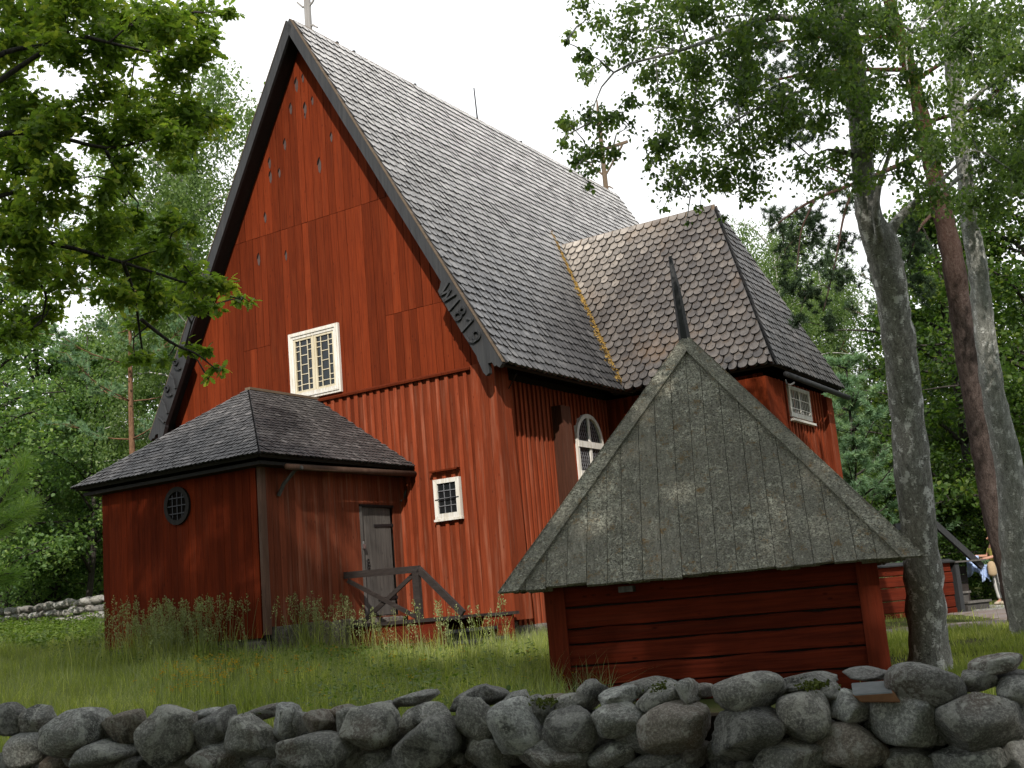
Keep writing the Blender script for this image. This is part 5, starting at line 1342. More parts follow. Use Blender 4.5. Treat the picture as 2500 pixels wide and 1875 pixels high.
def weeping_birch(seed, H, Rr, lsize=.085, mat=LF_PALE, strands=620, tr=.15, bk=None):
    r_ = np.random.default_rng(seed); mb = MB()
    tp = polyline([(0, 0, -.3), (r_.normal() * .2, r_.normal() * .2, H * .4), (r_.normal() * .3, r_.normal() * .3, H * .75), (r_.normal() * .3, r_.normal() * .3, H * .97)], 14)
    mb.tube(tp, list(np.linspace(tr, .02, 14)), 8)
    A = []
    limbs = []
    for i in range(24):
        f = .22 + .75 * i / 24; p0 = tp[int(f * 13)]; az = i * 2.4 + r_.normal() * .3
        ln = Rr * (1.05 - .75 * max(0, f - .35)) * r_.uniform(.6, 1.1)
        dv = np.array([math.cos(az), math.sin(az), 0])
        lp = polyline([p0, p0 + dv * ln * .5 + np.array([0, 0, ln * .45]), p0 + dv * ln + np.array([0, 0, ln * .35])], 7)
        mb.tube(lp, list(np.linspace(.05, .01, 7)), 5); limbs.append(lp)
    for s in range(strands):
        lp = limbs[s % 24]; q = lp[int(r_.uniform(1, 6.99))] + r_.normal(size=3) * .35 * np.array([1, 1, .5]); ln = r_.uniform(.6, 2.4); sw = r_.normal(size=2) * .25
        for k in range(int(ln / .09)):
            t = k * .09 / ln; A.append(q + np.array([sw[0] * t, sw[1] * t, -ln * t]))
    tm = mb.build('trunk', bk or BK_WBIRCH, None, True)
    me = leaves_from('crown', A, .14, 5, lsize, T_BIRCH, mat, seed + 3, None, .8)
    return tm.data, me, tm
def pine(seed, H, Rr, base_f=.45, mat=LF_PINE, bk=BK_OPINE, tr=.17, n_limb=22, ln_=.15, per=60, cone=False):
    r_ = np.random.default_rng(seed); mb = MB()
    tp = polyline([(0, 0, -.3), (r_.normal() * .15, 0, H * .5), (r_.normal() * .2, r_.normal() * .2, H * .97)], 12)
    mb.tube(tp, list(np.linspace(tr, .02, 12)), 9)
    C, D = [], []
    for i in range(n_limb):
        f = base_f + (1 - base_f) * (i + r_.uniform(0, .6)) / n_limb; p0 = tp[min(11, int(f * 11.5))]; az = i * 2.4 + r_.normal() * .3
        k = (f - base_f) / (1 - base_f)
        ln = Rr * ((1.03 - k) ** .75 if cone else math.sin(math.pi * min(1, .25 + .75 * k)) ** .5) * r_.uniform(.75, 1.1) + .15
        el = r_.uniform(.05, .35) + (.3 if cone else .1)
        dv = np.array([math.cos(az) * math.cos(el), math.sin(az) * math.cos(el), math.sin(el)])
        lp = polyline([p0, p0 + dv * ln * .55 - np.array([0, 0, .05 * ln]), p0 + dv * ln + np.array([0, 0, .12 * ln])], 8)
        mb.tube(lp, list(np.linspace(.03, .008, 8)), 5)
        nt_ = int((10 if cone else 14) * max(.4, ln / Rr) )
        for j in range(nt_):
            t = r_.uniform(.3, 1) if not cone else r_.uniform(.12, 1); q = lp[min(7, int(t * 7.5))]
            sd = rdir(r_, 1)[0] * np.array([1, 1, .5]); e = q + (dv * .6 + sd) * ln * .28 * r_.uniform(.3, 1.1) + np.array([0, 0, .08])
            mb.tube([q, e], [.012, .006], 4)
            for s_ in (.4, .75, 1.0):
                C.append(q + (e - q) * s_ + r_.normal(size=3) * .03); D.append((e - q) / (np.linalg.norm(e - q) + 1e-6) + np.array([0, 0, .6]))
    tm = mb.build('trunk', bk, None, True)
    me = needle_mesh('crown', np.array(C), np.array(D), per, ln_, mat, seed + 5, tb=.05)
    return tm.data, me, tm

PROTO = {}
def proto(key, fn):
    t, c, o = fn(); bpy.data.objects.remove(o); PROTO[key] = (t, c)
proto('leafy', lambda: broadleaf(1, 10, 3.4, .12, 26, per=40))
proto('leafy_tall', lambda: broadleaf(2, 14, 3.8, .22, 26, .14, per=44))
proto('bush', lambda: broadleaf(3, 4.5, 2.3, .02, 18, .11, per=30, tr=.06))
proto('maple', lambda: broadleaf(4, 13, 4.0, .20, 30, .15, LF_MAPLE, BK_DARK, 46, .17, .45))
proto('dark_bush', lambda: broadleaf(5, 4.2, 2.4, .02, 18, .11, LF_MAPLE, BK_DARK, 30, .06))
proto('birch', lambda: weeping_birch(6, 18, 3.8, .105))
proto('birch_b', lambda: weeping_birch(7, 15, 3.0, .105, LF_PALE, 560, .13))
proto('orange_pine', lambda: pine(8, 15, 2.6, .42, LF_YPINE))
proto('dark_pine', lambda: pine(9, 14, 2.8, .3, LF_PINE, BK_PINE))
proto('young_pine', lambda: pine(10, 7.2, 2.0, .04, LF_YPINE, BK_DARK, .06, 60, .15, 60, True))
def plant(key, name, px, d, H, label, group, cat='tree', rz=0, wide=1.0):
    base = at(px, 1480, d); x, y = float(base[0]), float(base[1]); z = gz(x, y)
    root = empty(name, (x, y, z), rz); tag(root, label, cat, group)
    t, c = PROTO[key]; h0 = max(v.co.z for v in t.vertices)
    s = H / h0
    for nm, me in (('trunk', t), ('crown', c)):
        o = link_mesh(nm, me, root); o.scale = (s * wide, s * wide, s)
    return root
GL, GR = 'trees behind the church on the left', 'trees behind the shed on the right'
plant('birch', 'birch_tree', 530, 37, 18.6, 'tall pale green weeping birch whose top rises beside the left edge of the steep gable', GL, rz=.4)
plant('birch_b', 'birch_tree', 405, 43, 17.0, 'pale green birch standing further back between the oak branches and the gable', GL, rz=2)
plant('birch_b', 'birch_tree', 265, 46, 12.5, 'smaller pale birch with hanging twigs left of the orange pine trunk', GL, rz=1)
plant('orange_pine', 'pine_tree', 345, 34, 12.6, 'pine with a bare orange trunk rising behind the porch roof', GL, rz=.9)
plant('leafy', 'leafy_tree', 85, 43, 12.2, 'dark leafy tree with an upright black trunk above the far stone wall', GL, rz=.5)
plant('leafy_tall', 'leafy_tree', 205, 41, 10.5, 'mid green leafy tree between the black trunk and the orange pine', GL, rz=2.2)
plant('leafy', 'leafy_tree', -70, 36, 11.0, 'leafy tree cut by the left edge of the photo behind the oak', GL, rz=4)
plant('leafy', 'leafy_tree', 150, 47, 9.5, 'farthest leafy tree seen low behind the far stone wall', GL, rz=3)
plant('leafy_tall', 'leafy_tree', 20, 50, 12, 'far leafy tree filling the gap behind the black trunk', GL, rz=5)
plant('leafy', 'leafy_tree', 330, 52, 9, 'far leafy tree seen low left of the porch roof end', GL, rz=.1)
GB = 'bushes along the far stone wall'
for px, d, h, rz, lb in ((10, 41, 4.6, 0, 'leafy bush at the far left end of the pale stone wall'), (110, 43, 4.2, 1, 'leafy bush right behind the middle of the pale stone wall'), (215, 44, 5.0, 2, 'leafy bush behind the pale stone wall next to the porch corner'), (320, 48, 5.5, 3, 'leafy bush half hidden behind the porch corner')):
    plant('bush', 'leafy_bush', px, d, h, lb, GB, 'bush', rz)
plant('birch', 'birch_tree', 2015, 46, 16.0, 'weeping birch with a thin white trunk just right of the transept eave', GR, rz=1)
plant('birch_b', 'birch_tree', 2105, 50, 15.0, 'thin pale birch further back between the transept and the big birch trunk', GR, rz=3)
plant('birch_b', 'birch_tree', 1930, 54, 11.5, 'far pale birch peeping over the transept roof slope', GR, rz=5)
plant('young_pine', 'young_pine', 2135, 31, 6.9, 'young bluish green pine with dense needles beside the transept wall', GR, rz=1, wide=1.25)
plant('dark_pine', 'pine_tree', 2290, 46, 14, 'dark pine standing behind the big birch trunk', GR, rz=2)
plant('maple', 'maple_tree', 2420, 36, 12.5, 'dark green maple between the big birch and the red pine trunk', GR, rz=1)
plant('maple', 'maple_tree', 2660, 29, 11.5, 'dark green maple cut by the right edge of the photo', GR, rz=3)
plant('maple', 'maple_tree', 2470, 42, 12.5, 'dark maple further back behind the person', GR, rz=5)
plant('maple', 'maple_tree', 2300, 48, 11.5, 'dark maple far behind the log fence', GR, rz=2.5)
GS = 'bushes behind the log fence'
for px, d, h, rz, lb in ((2210, 37, 4, 0, 'dark bush above the left end of the red log fence'), (2310, 36, 4.4, 1, 'dark bush right behind the middle of the red log fence'), (2410, 36, 3.6, 2, 'dark bush behind the wooden stile'), (2490, 34, 3.4, 3, 'dark bush behind the person at the right edge')):
    plant('dark_bush', 'dark_bush', px, d, h, lb, GS, 'bush', rz)
# far woods closing the view, and the woods behind the photographer
def woods(name, seed, n, fn, size, mat, label):
    r_ = np.random.default_rng(seed); P = fn(r_, n)
    me = leaf_mesh(name, P, rdir(r_, n), rdir(r_, n), size * r_.uniform(.6, 1.3, n), T_LEAF, mat, np.clip(r_.normal(size=n) * .25 + .4, 0, 1), .2)
    tag(link_mesh(name, me), label, 'woods', kind='stuff')
def ring(a0, a1, r0, r1, h0, hv):
    def f(r_, n):
        a = r_.uniform(a0, a1, n); rr = r_.uniform(r0, r1, n); x, y = rr * np.sin(a), rr * np.cos(a)
        hh = h0 + hv * np.sin(a * 23) * np.sin(a * 7 + 1); z = r_.uniform(0, 1, n) ** 1.2 * hh
        return np.stack([x, y, ground_z(x, y) + z], 1)
    return f
woods('woods', 1, 26000, ring(R(-42), R(-6), 58, 76, 8.5, 2), .7, LF_WOOD, 'far off green woods closing the view behind the trees on the left')
woods('woods', 2, 22000, ring(R(6), R(42), 58, 76, 9.5, 2), .7, LF_MAPLE, 'far off dark woods closing the view behind the trees on the right')
def behind(r_, n):
    x = r_.uniform(-19, 17, n); top = np.interp(x, [-19, -11.5, -9.5, -5.4, -4.2, -.8, .3, 6, 8, 17], [25, 26.5, 27.6, 27.2, 20.0, 19.8, 22.8, 22.8, 20, 19]) + .5 * np.sin(x * 2.3 + 1) + .3 * np.sin(x * 5.1)  # unseen treetops, heights shaped to shade porch, wall and shed
    return np.stack([x, r_.uniform(-13, -7, n), 3 + (top - 3) * r_.uniform(0, 1, n) ** .75], 1)
woods('woods', 3, 25000, behind, .62, LF_WOOD, 'tall woods behind the photographer that shade the wall, the meadow and the shed')

# --- blobs of leaves given as (px, py, radius px) at a distance -----------------
def blob_points(blobs, d0, d1, seed, dens):
    r_ = np.random.default_rng(seed); A, S_, Nn = [], [], []
    for (x, y, rp) in blobs:
        d = r_.uniform(d0, d1); P = at(x, y, d); rm = rp * d / F_PX
        k = max(2, int(rp / 9))
        for _ in range(k):
            q = r_.normal(size=3); q /= np.linalg.norm(q); A.append(P + q * rm * .85 * r_.uniform(.2, 1) ** .5); S_.append(rm * .40); Nn.append(max(2, int(dens * rp * rp / k)))
    return np.array(A), np.array(S_), np.array(Nn)
def twigs_to(mb, skeleton, targets, seed, r0=.016, step=1):
    """thin twigs from the nearest earlier skeleton point to each target, sagging a little"""
    r_ = np.random.default_rng(seed); sk = [np.array(p) for p in skeleton]
    order = np.argsort([min(np.linalg.norm(t - s) for s in sk) for t in targets])
    for i in order[::step]:
        t = targets[i]; D = np.linalg.norm(np.array(sk) - t, axis=1); s = sk[int(np.argmin(D))]
        m_ = (s + t) / 2 + np.array([r_.normal() * .04, r_.normal() * .04, .06 * D.min()])
        rr = min(r0, .005 + .012 * D.min()); mb.tube([s, m_, t], [rr, rr * .7, .0035], 5, cap=False); sk += [m_, t]

# oak
OAK = [(60, 40, 80), (180, 40, 80), (300, 30, 70), (400, 40, 60), (490, 35, 45), (545, 20, 22), (60, 130, 55), (30, 200, 45), (160, 130, 50), (270, 110, 55), (380, 110, 60), (470, 110, 45), (505, 80, 26), (430, 170, 45), (250, 150, 35), (240, 215, 40),
       (200, 280, 45), (60, 270, 55), (130, 300, 45), (20, 330, 55), (300, 250, 45), (380, 270, 55), (450, 270, 50), (515, 285, 36), (550, 280, 20), (330, 310, 45), (260, 330, 45), (420, 340, 45), (470, 330, 36), (430, 385, 28), (90, 350, 45), (300, 400, 30), (285, 440, 28), (328, 440, 22), (312, 470, 16),
       (40, 400, 55), (110, 410, 45), (150, 430, 32), (30, 480, 55), (90, 500, 45), (160, 500, 28), (240, 490, 26), (265, 470, 18), (20, 560, 55), (100, 580, 55), (180, 590, 55), (260, 560, 46), (330, 560, 42), (410, 560, 40), (455, 550, 20), (60, 650, 55), (150, 660, 55), (240, 640, 55), (320, 640, 55), (400, 620, 42), (460, 670, 38), (500, 690, 32), (540, 700, 26), (578, 728, 18), (606, 736, 11),
       (360, 710, 44), (420, 720, 36), (480, 745, 30), (525, 752, 16), (280, 720, 42), (120, 760, 34), (50, 760, 45), (20, 800, 36), (60, 815, 26), (340, 785, 22), (385, 770, 28), (350, 870, 20), (460, 850, 20), (495, 868, 18), (530, 905, 15), (508, 922, 9), (330, 880, 16), (395, 880, 14)]
oak = empty('oak_tree', (-9.0, 8.5, gz(-9.0, 8.5)))
tag(oak, 'large oak reaching in from the left with lobed green leaves on spreading branches', 'tree')
ow_ = np.array([-9.0, 8.5, gz(-9.0, 8.5)])
A, SG, NN = blob_points(OAK, 10.0, 12.6, 5, .185)
mb = MB()
tr_top = np.array([-8.6, 9.0, 9.5])
trunk = polyline([(-9.0, 8.5, -.3 + ow_[2]), (-9.1, 8.6, 3.0), (-8.9, 8.8, 6.0), tr_top, (-8.2, 9.4, 12.0)], 14)
mb.tube(trunk, list(np.linspace(.42, .16, 14)), 10, wob=.04, rng=np.random.default_rng(1))
limb_px = [[(-250, 330), (0, 205), (100, 120), (200, 100), (330, 55), (470, 30)], [(-250, 330), (0, 120), (80, 118), (210, 85), (300, 100)], [(210, 90), (290, 110), (380, 130), (470, 110)], [(-200, 520), (0, 480), (60, 460), (120, 420)], [(-220, 420), (0, 310), (140, 330), (260, 370), (330, 350), (480, 300)],
           [(-200, 620), (0, 580), (130, 590), (300, 640), (450, 690), (590, 732)], [(300, 640), (330, 720), (345, 840), (352, 880)], [(345, 780), (420, 840), (480, 862), (525, 900)], [(-200, 700), (0, 640), (120, 700), (100, 790)], [(260, 370), (290, 430), (310, 465)]]
SK = list(trunk[5:])
for li, pts in enumerate(limb_px):
    dd = np.linspace(10.2, 11.6, len(pts)); L3 = polyline([at(x, y, d) for (x, y), d in zip(pts, dd)], 14)
    if pts[0][0] < 0:
        s0_ = trunk[5 + li % 7]; L3 = np.concatenate([polyline([s0_, (s0_ + L3[0]) / 2 + np.array([0, 0, .3]), L3[0]], 5)[:-1], L3])
    mb.tube(L3, list(np.linspace(.04 if pts[0][0] < 0 else .018, .006, len(L3))), 7); SK += list(L3)
twigs_to(mb, SK, list(A), 3, .014, 2)
# the part of the crown above and left of the picture
r_ = np.random.default_rng(21); XA = []
for k in range(150):
    q = r_.normal(size=3); q /= np.linalg.norm(q); P = np.array([-8.6, 10.2, 10.6]) + q * np.array([5.4, 4.6, 3.4]) * r_.uniform(.3, 1) ** .5
    dpt = P - EYE; zc = dpt @ FW; sx, sy = 1250 + F_PX * (dpt @ RT) / zc, 937.5 - F_PX * (dpt @ UP) / zc
    if sx > -60 and sy > -60: continue
    XA.append(P)
for P in XA[::3]:
    s_ = trunk[np.argmin(np.linalg.norm(trunk - P, axis=1))]; mb.tube(polyline([s_, (s_ + P) / 2 + np.array([0, 0, .5]), P], 6), list(np.linspace(.06, .01, 6)), 5)
XA = np.array(XA)
mb.v = [(p[0] - ow_[0], p[1] - ow_[1], p[2] - ow_[2]) for p in mb.v]
mb.build('trunk', BK_DARK, oak, True)
AA = np.concatenate([A, XA]) - ow_; SS = np.concatenate([SG, np.full(len(XA), .42)]); PN = np.concatenate([NN, np.full(len(XA), 105)])
leaves_from('crown', AA, SS, PN, .088, T_OAK, LF_OAK, 9, oak, .25, .3)

# birch in front on the right
r_ = np.random.default_rng(31)
BIR = [(1640, 10, 55), (1430, 20, 32), (1480, 60, 38), (1400, 90, 20), (1420, 140, 28), (1380, 100, 10), (1432, 190, 32), (1480, 150, 18), (1530, 60, 46), (1560, 130, 46), (1600, 70, 55), (1620, 170, 46), (1580, 205, 30), (1520, 240, 24), (1500, 270, 26), (1390, 305, 32), (1450, 300, 42), (1520, 300, 30),
       (1370, 350, 22), (1400, 370, 32), (1460, 360, 38), (1510, 370, 26), (1430, 420, 20), (1440, 450, 13), (1548, 255, 16), (1625, 235, 24), (1590, 350, 15), (1612, 382, 20), (1577, 400, 14), (1600, 290, 10), (1640, 455, 20), (1622, 515, 11), (1660, 420, 24), (1555, 10, 40), (1700, 510, 14), (1760, 535, 13), (1680, 540, 8)]
def low_edge(x): return np.interp(x, [1640, 1700, 1760, 1850, 1900, 2000, 2100, 2200, 2300, 2400, 2500], [440, 455, 470, 505, 450, 430, 440, 500, 520, 500, 470])
BIR1, BIR2 = list(BIR), []
for gx in range(1665, 2540, 62):
    for gy in range(5, 560, 58):
        x, y = gx + r_.normal() * 18, gy + r_.normal() * 16
        if y > low_edge(x): continue
        if (1780 < x < 1970 and 40 < y < 190 and r_.uniform() < .6) or (2285 < x < 2400 and 140 < y < 240 and r_.uniform() < .5) or (1930 < x < 2050 and 340 < y < 470 and r_.uniform() < .6) or (2120 < x < 2200 and 210 < y < 300 and r_.uniform() < .6) or r_.uniform() < .12: continue
        (BIR1 if x < 2230 else BIR2).append((x, y, r_.uniform(36, 58)))
def custom_tree(name, base, label, trunk_px, limbs, blobs, d0, d1, seed, mat_b, mat_l, dens, lsize, twr=.014, extra_mat=None):
    b0 = at(*base); bz = gz(b0[0], b0[1]); b0[2] = bz
    root = empty(name, tuple(b0)); tag(root, label, 'tree')
    mb = MB(); T3 = np.array([at(x, y, d) for x, y, d, w_ in trunk_px]); rad = [w_ / 2 * d / F_PX for x, y, d, w_ in trunk_px]
    T3 = np.concatenate([[np.array([b0[0] * 2 - T3[0][0] * 1 if False else T3[0][0], T3[0][1], bz - .3])], T3]); rad = [rad[0] * 1.25] + rad
    n = 90; t = np.linspace(0, len(T3) - 1, n); P = polyline(T3, n); rr = np.interp(t, np.arange(len(T3)), rad)
    rng_ = np.random.default_rng(seed)
    hb_ = np.arange(n) / (n - 1) * len(trunk_px)
    rr = rr * (1 + .35 * np.exp(-np.arange(n) / 1.2))
    mb.tube(P, list(rr * (1 + rng_.normal(size=n) * .03)), 26, wob=.035, rng=rng_)
    SK = list(P[34::2])
    for pts in limbs:
        L3 = polyline([at(x, y, d) for x, y, d, w_ in pts], 14); rl_ = np.interp(np.linspace(0, len(pts) - 1, 14), np.arange(len(pts)), [w_ / 2 * d / F_PX for x, y, d, w_ in pts])
        mb.tube(L3, list(rl_), 8, wob=.03, rng=rng_); SK += list(L3)
    A, SG, NN = blob_points(blobs, d0, d1, seed, dens)
    twigs_to(mb, SK, list(A), seed, twr, 2)
    mb.v = [(p[0] - b0[0], p[1] - b0[1], p[2] - b0[2]) for p in mb.v]
    mb.build('trunk', mat_b, root, True)
    return root, A - b0, SG, NN
TB1 = [(2272, 1640, 14.2, 108), (2262, 1500, 14.2, 92), (2254, 1403, 14.1, 86), (2228, 1149, 14.0, 86), (2215, 1022, 14, 78), (2202, 895, 13.9, 78), (2185, 769, 13.8, 75), (2168, 663, 13.7, 77), (2152, 600, 13.7, 82), (2120, 530, 13.6, 62), (2108, 430, 13.6, 52), (2100, 300, 13.5, 54), (2085, 180, 13.4, 58), (2065, 80, 13.3, 60), (2048, 0, 13.2, 58), (2020, -120, 13.1, 52), (2000, -350, 13, 40)]
LB1 = [[(2042, 100, 13.3, 24), (1988, 46, 13.1, 22), (1886, 25, 12.9, 18), (1827, 59, 12.7, 15), (1730, 97, 12.4, 11), (1644, 139, 12.1, 8), (1551, 143, 11.9, 6), (1484, 169, 11.8, 5), (1450, 236, 11.7, 3), (1440, 300, 11.7, 2)],
       [(2158, 590, 13.7, 44), (2190, 535, 13.75, 24), (2240, 490, 13.8, 17), (2300, 440, 13.9, 11), (2360, 380, 14, 6)], [(2150, 590, 13.45, 22), (2138, 530, 13.35, 20), (2140, 470, 13.35, 15), (2170, 380, 13.3, 11), (2200, 300, 13.3, 8)],
       [(2108, 390, 13.6, 18), (2060, 370, 13.5, 12), (2020, 365, 13.4, 6)], [(2080, 180, 13.4, 14), (1960, 220, 13.1, 9), (1850, 260, 12.8, 6), (1740, 330, 12.6, 4), (1660, 430, 12.5, 2)], [(1730, 97, 12.4, 7), (1700, 200, 12.3, 5), (1690, 330, 12.3, 3)],
       [(1830, 58, 12.7, 7), (1800, 200, 12.6, 5), (1810, 380, 12.6, 3)], [(1600, 140, 12, 4), (1610, 260, 12, 2.5), (1600, 380, 12, 2)], [(2060, 60, 13.3, 14), (2150, 20, 13.2, 10), (2230, 80, 13.2, 6)]]
root, A, SG, NN = custom_tree('birch_tree', (2272, 1640, 14.2), 'big birch with rough grey bark and white peeling patches right behind the shed corner', TB1, LB1, BIR1, 11.6, 13.6, 41, BK_BIRCH, LF_BIRCH, .135, .06)
r_ = np.random.default_rng(43); XB = np.stack([r_.uniform(1.6, 9.0, 120), r_.uniform(11.5, 16, 120), r_.uniform(11.0, 16.5, 120)], 1)
XB = XB[(XB[:, 2] - 1.6) / XB[:, 1] > .68]      # crown continuing above the picture
b0_ = np.array(root.location)
A = np.concatenate([A, XB - b0_]); SG = np.concatenate([SG, np.full(len(XB), .38)]); NN = np.concatenate([NN, np.full(len(XB), 190)])
leaves_from('crown', A, SG, NN, .054, T_BIRCH, LF_BIRCH, 42, root, .7, .2)
TB2 = [(2508, 1560, 17.6, 74), (2480, 1363, 17.6, 70), (2467, 1149, 17.5, 66), (2428, 980, 17.4, 54), (2404, 811, 17.3, 49), (2386, 642, 17.2, 46), (2367, 549, 17.1, 42), (2356, 422, 17, 38), (2338, 280, 16.9, 36), (2325, 169, 16.8, 36), (2315, 0, 16.7, 34), (2300, -200, 16.6, 26)]
LB2 = [[(2356, 420, 17, 14), (2300, 470, 16.6, 10), (2240, 440, 16.2, 6)], [(2338, 280, 16.9, 14), (2420, 200, 16.6, 10), (2500, 170, 16.3, 7)], [(2350, 400, 17, 12), (2430, 440, 16.7, 8), (2510, 480, 16.5, 5)], [(2325, 120, 16.8, 12), (2250, 60, 16.5, 8), (2180, 120, 16.2, 5)]]
root, A, SG, NN = custom_tree('birch_tree', (2508, 1560, 17.6), 'slimmer lichen grey birch leaning in front of the person at the right edge', TB2, LB2, BIR2, 13.5, 16.5, 51, BK_BIRCH2, LF_BIRCH, .15, .06)
leaves_from('crown', A, SG, NN, .060, T_BIRCH, LF_BIRCH, 52, root, .7, .2)
# red trunked pine
TPN = [(2500, 1560, 20.6, 62), (2468, 1400, 20.5, 58), (2432, 1275, 20.4, 56), (2390, 1050, 20.2, 54), (2352, 811, 20, 51), (2328, 642, 19.8, 52), (2298, 506, 19.7, 46), (2265, 350, 19.6, 38), (2235, 220, 19.5, 34), (2195, 80, 19.4, 29), (2170, 0, 19.3, 26), (2130, -200, 19.2, 18)]
LPN = [[(2270, 370, 19.6, 16), (2180, 410, 19.3, 12), (2089, 447, 19.1, 10), (1971, 492, 18.9, 7), (1900, 545, 18.8, 4)], [(2089, 447, 19.1, 8), (2060, 520, 19, 6), (2040, 640, 19, 4), (2010, 760, 19, 3)], [(1990, 485, 18.9, 6), (1955, 560, 18.9, 4), (1945, 660, 18.9, 3)],
       [(2298, 500, 19.7, 10), (2240, 560, 19.5, 7), (2215, 640, 19.4, 4)], [(2220, 170, 19.5, 12), (2050, 170, 19.2, 9), (1900, 190, 19, 6), (1800, 240, 18.9, 4)], [(2195, 90, 19.4, 11), (2000, 90, 19.2, 7), (1830, 110, 19, 4)], [(2230, 200, 19.5, 12), (2350, 120, 19.3, 8), (2450, 110, 19.1, 5)], [(2255, 300, 19.6, 11), (2400, 260, 19.3, 8), (2490, 320, 19.2, 5)], [(2100, 440, 19.2, 6), (2000, 400, 19, 4), (1930, 340, 19, 3)]]
BPN = [(1900, 545, 28), (1960, 555, 40), (2010, 560, 42), (1940, 620, 36), (2000, 640, 42), (2060, 600, 32), (2080, 500, 24), (2040, 470, 26), (1930, 700, 20), (2000, 720, 36), (2060, 680, 30), (2020, 790, 20), (1955, 780, 16), (2230, 620, 38), (2250, 680, 36), (2205, 560, 26), (1790, 80, 26), (1830, 130, 36), (1880, 110, 36), (1930, 150, 36), (1840, 200, 36), (1900, 230, 42), (1800, 250, 26),
       (1950, 260, 40), (2010, 200, 36), (1980, 320, 40), (1920, 330, 36), (2040, 110, 36), (2380, 90, 46), (2440, 200, 46), (2470, 100, 36), (2400, 250, 36), (2480, 320, 36), (2340, 150, 36), (2420, 400, 36), (2300, 60, 36)]
root, A, SG, NN = custom_tree('pine_tree', (2500, 1560, 20.6), 'tall pine with a reddish brown trunk leaning between the two foreground birches', TPN, LPN, BPN, 18.6, 20, 61, BK_PINE, LF_PINE, .004, .1, .012)
r_ = np.random.default_rng(62); CC = np.repeat(A, 9, 0) + r_.normal(size=(len(A) * 9, 3)) * np.repeat(SG, 9)[:, None] * 1.2
me = needle_mesh('crown', CC, rdir(r_, len(CC)) + np.array([0, 0, .4]), 70, .095, LF_PINE, 63, T_NEEDLE_FAR, .8, .10); link_mesh('crown', me, root)
# small pine close to the camera whose branch tip pokes in at the left edge
sp = np.array([-2.15, 2.9, gz(-2.15, 2.9)]); sap = empty('pine_sapling', tuple(sp)); tag(sap, 'young pine close by, poking a soft green branch tip in at the left edge', 'tree')
mb = MB(); mb.tube([(0, 0, -.2), (.02, 0, 1.0), (0, .02, 1.9), (.01, 0, 2.5)], [.035, .03, .02, .008], 8)
BRP = [[(-330, 1420), (-120, 1330), (0, 1230), (45, 1165), (62, 1120)], [(-330, 1450), (-100, 1350), (0, 1290), (50, 1255), (75, 1235)], [(-330, 1480), (-80, 1420), (20, 1400)]]
C_, D_ = [], []
for bi, pts in enumerate(BRP):
    L3 = polyline([at(x, y, 3.2 + .1 * k) for k, (x, y) in enumerate(pts)], 18); L3[0] = sp + np.array([.02, 0, .9 + .12 * bi]); mb.tube(L3 - sp, list(np.linspace(.014, .004, 18)), 6)
    for k in range(4, 18):
        for _ in range(3): C_.append(L3[k] - sp + r_.normal(size=3) * .01); D_.append((L3[k] - L3[k - 1]) / np.linalg.norm(L3[k] - L3[k - 1]))
mb.build('trunk', BK_DARK, sap, True)
me = needle_mesh('crown', np.array(C_), np.array(D_), 30, .06, LF_SAP, 71, T_NEEDLE, .6, .03, .1); link_mesh('crown', me, sap)

# ------------------------------------------------------------------ grass, weeds and flowers
def blades(r_, xy, hmin, hmax, wd, lean=.35):
    n = len(xy); z = ground_z(xy[:, 0], xy[:, 1]); h = r_.uniform(hmin, hmax, n) * (1 + .45 * np.sin(xy[:, 0] * 2.3 + 1.1 * np.sin(xy[:, 1] * 1.9)) * np.sin(xy[:, 1] * 2.9 + xy[:, 0])); az = r_.uniform(0, 6.283, n); fa_ = az + r_.normal(size=n) * .6 + 1.57
    b = np.abs(r_.normal(size=n)) * lean + .05
    dx, dy = np.cos(az), np.sin(az); wx, wy = np.cos(fa_), np.sin(fa_); w_ = wd * r_.uniform(.6, 1.3, n)
    co = np.zeros((n, 7, 3))
    for i, (t, s, sg) in enumerate(((0, 1, -1), (0, 1, 1), (.42, .85, 1), (.42, .85, -1), (.78, .5, 1), (.78, .5, -1), (1, 0, 0))):
        off = h * b * t ** 2
        co[:, i, 0] = xy[:, 0] + dx * off + wx * w_ * s * sg; co[:, i, 1] = xy[:, 1] + dy * off + wy * w_ * s * sg; co[:, i, 2] = z - .02 + h * t * (1 - .35 * b * t)
    F = [[0, 1, 2, 3], [3, 2, 4, 5], [5, 4, 6]]
    base = np.arange(n)[:, None] * 7
    loops = np.concatenate([base + np.array(f) for f in F], 1).ravel(); tot = np.tile([4, 4, 3], n); st_ = np.concatenate([[0], np.cumsum(tot)[:-1]])
    return co.reshape(-1, 3), loops, st_, tot, np.repeat(np.clip(r_.normal(size=n) * .22 + .42 + .18 * np.sin(xy[:, 0] * 1.7) * np.sin(xy[:, 1] * 1.3), 0, 1), 3)
def in_church(xy):
    u = xy @ np.array([sth, cth]); v = xy @ np.array([cth, -sth])
    return ((u > 14.75) & (v > -18.45) & (v < -14.25) & (u < 19)) | ((u > 18.7) & (v > -20.6) & (v < -11.9)) | ((u > 16.85) & (u < 18.8) & (v > -14.5) & (v < -11.6)) | ((u > 23.6) & (v < -8.2) & (v > -13))
def in_shed(xy):
    d = xy - s_org[:2]; a = d @ sa[:2]; b = d @ sb[:2]; return (np.abs(a) < wl) & (np.abs(b) < wl)
def field(r_, n, x0, x1, d0, d1):
    """points spread over the ground that lies between distances d0 and d1"""
    dd = np.sqrt(r_.uniform(d0 ** 2, d1 ** 2, n)); tx = r_.uniform(x0, x1, n)
    return np.stack([tx * dd, dd], 1)
r_ = np.random.default_rng(81)
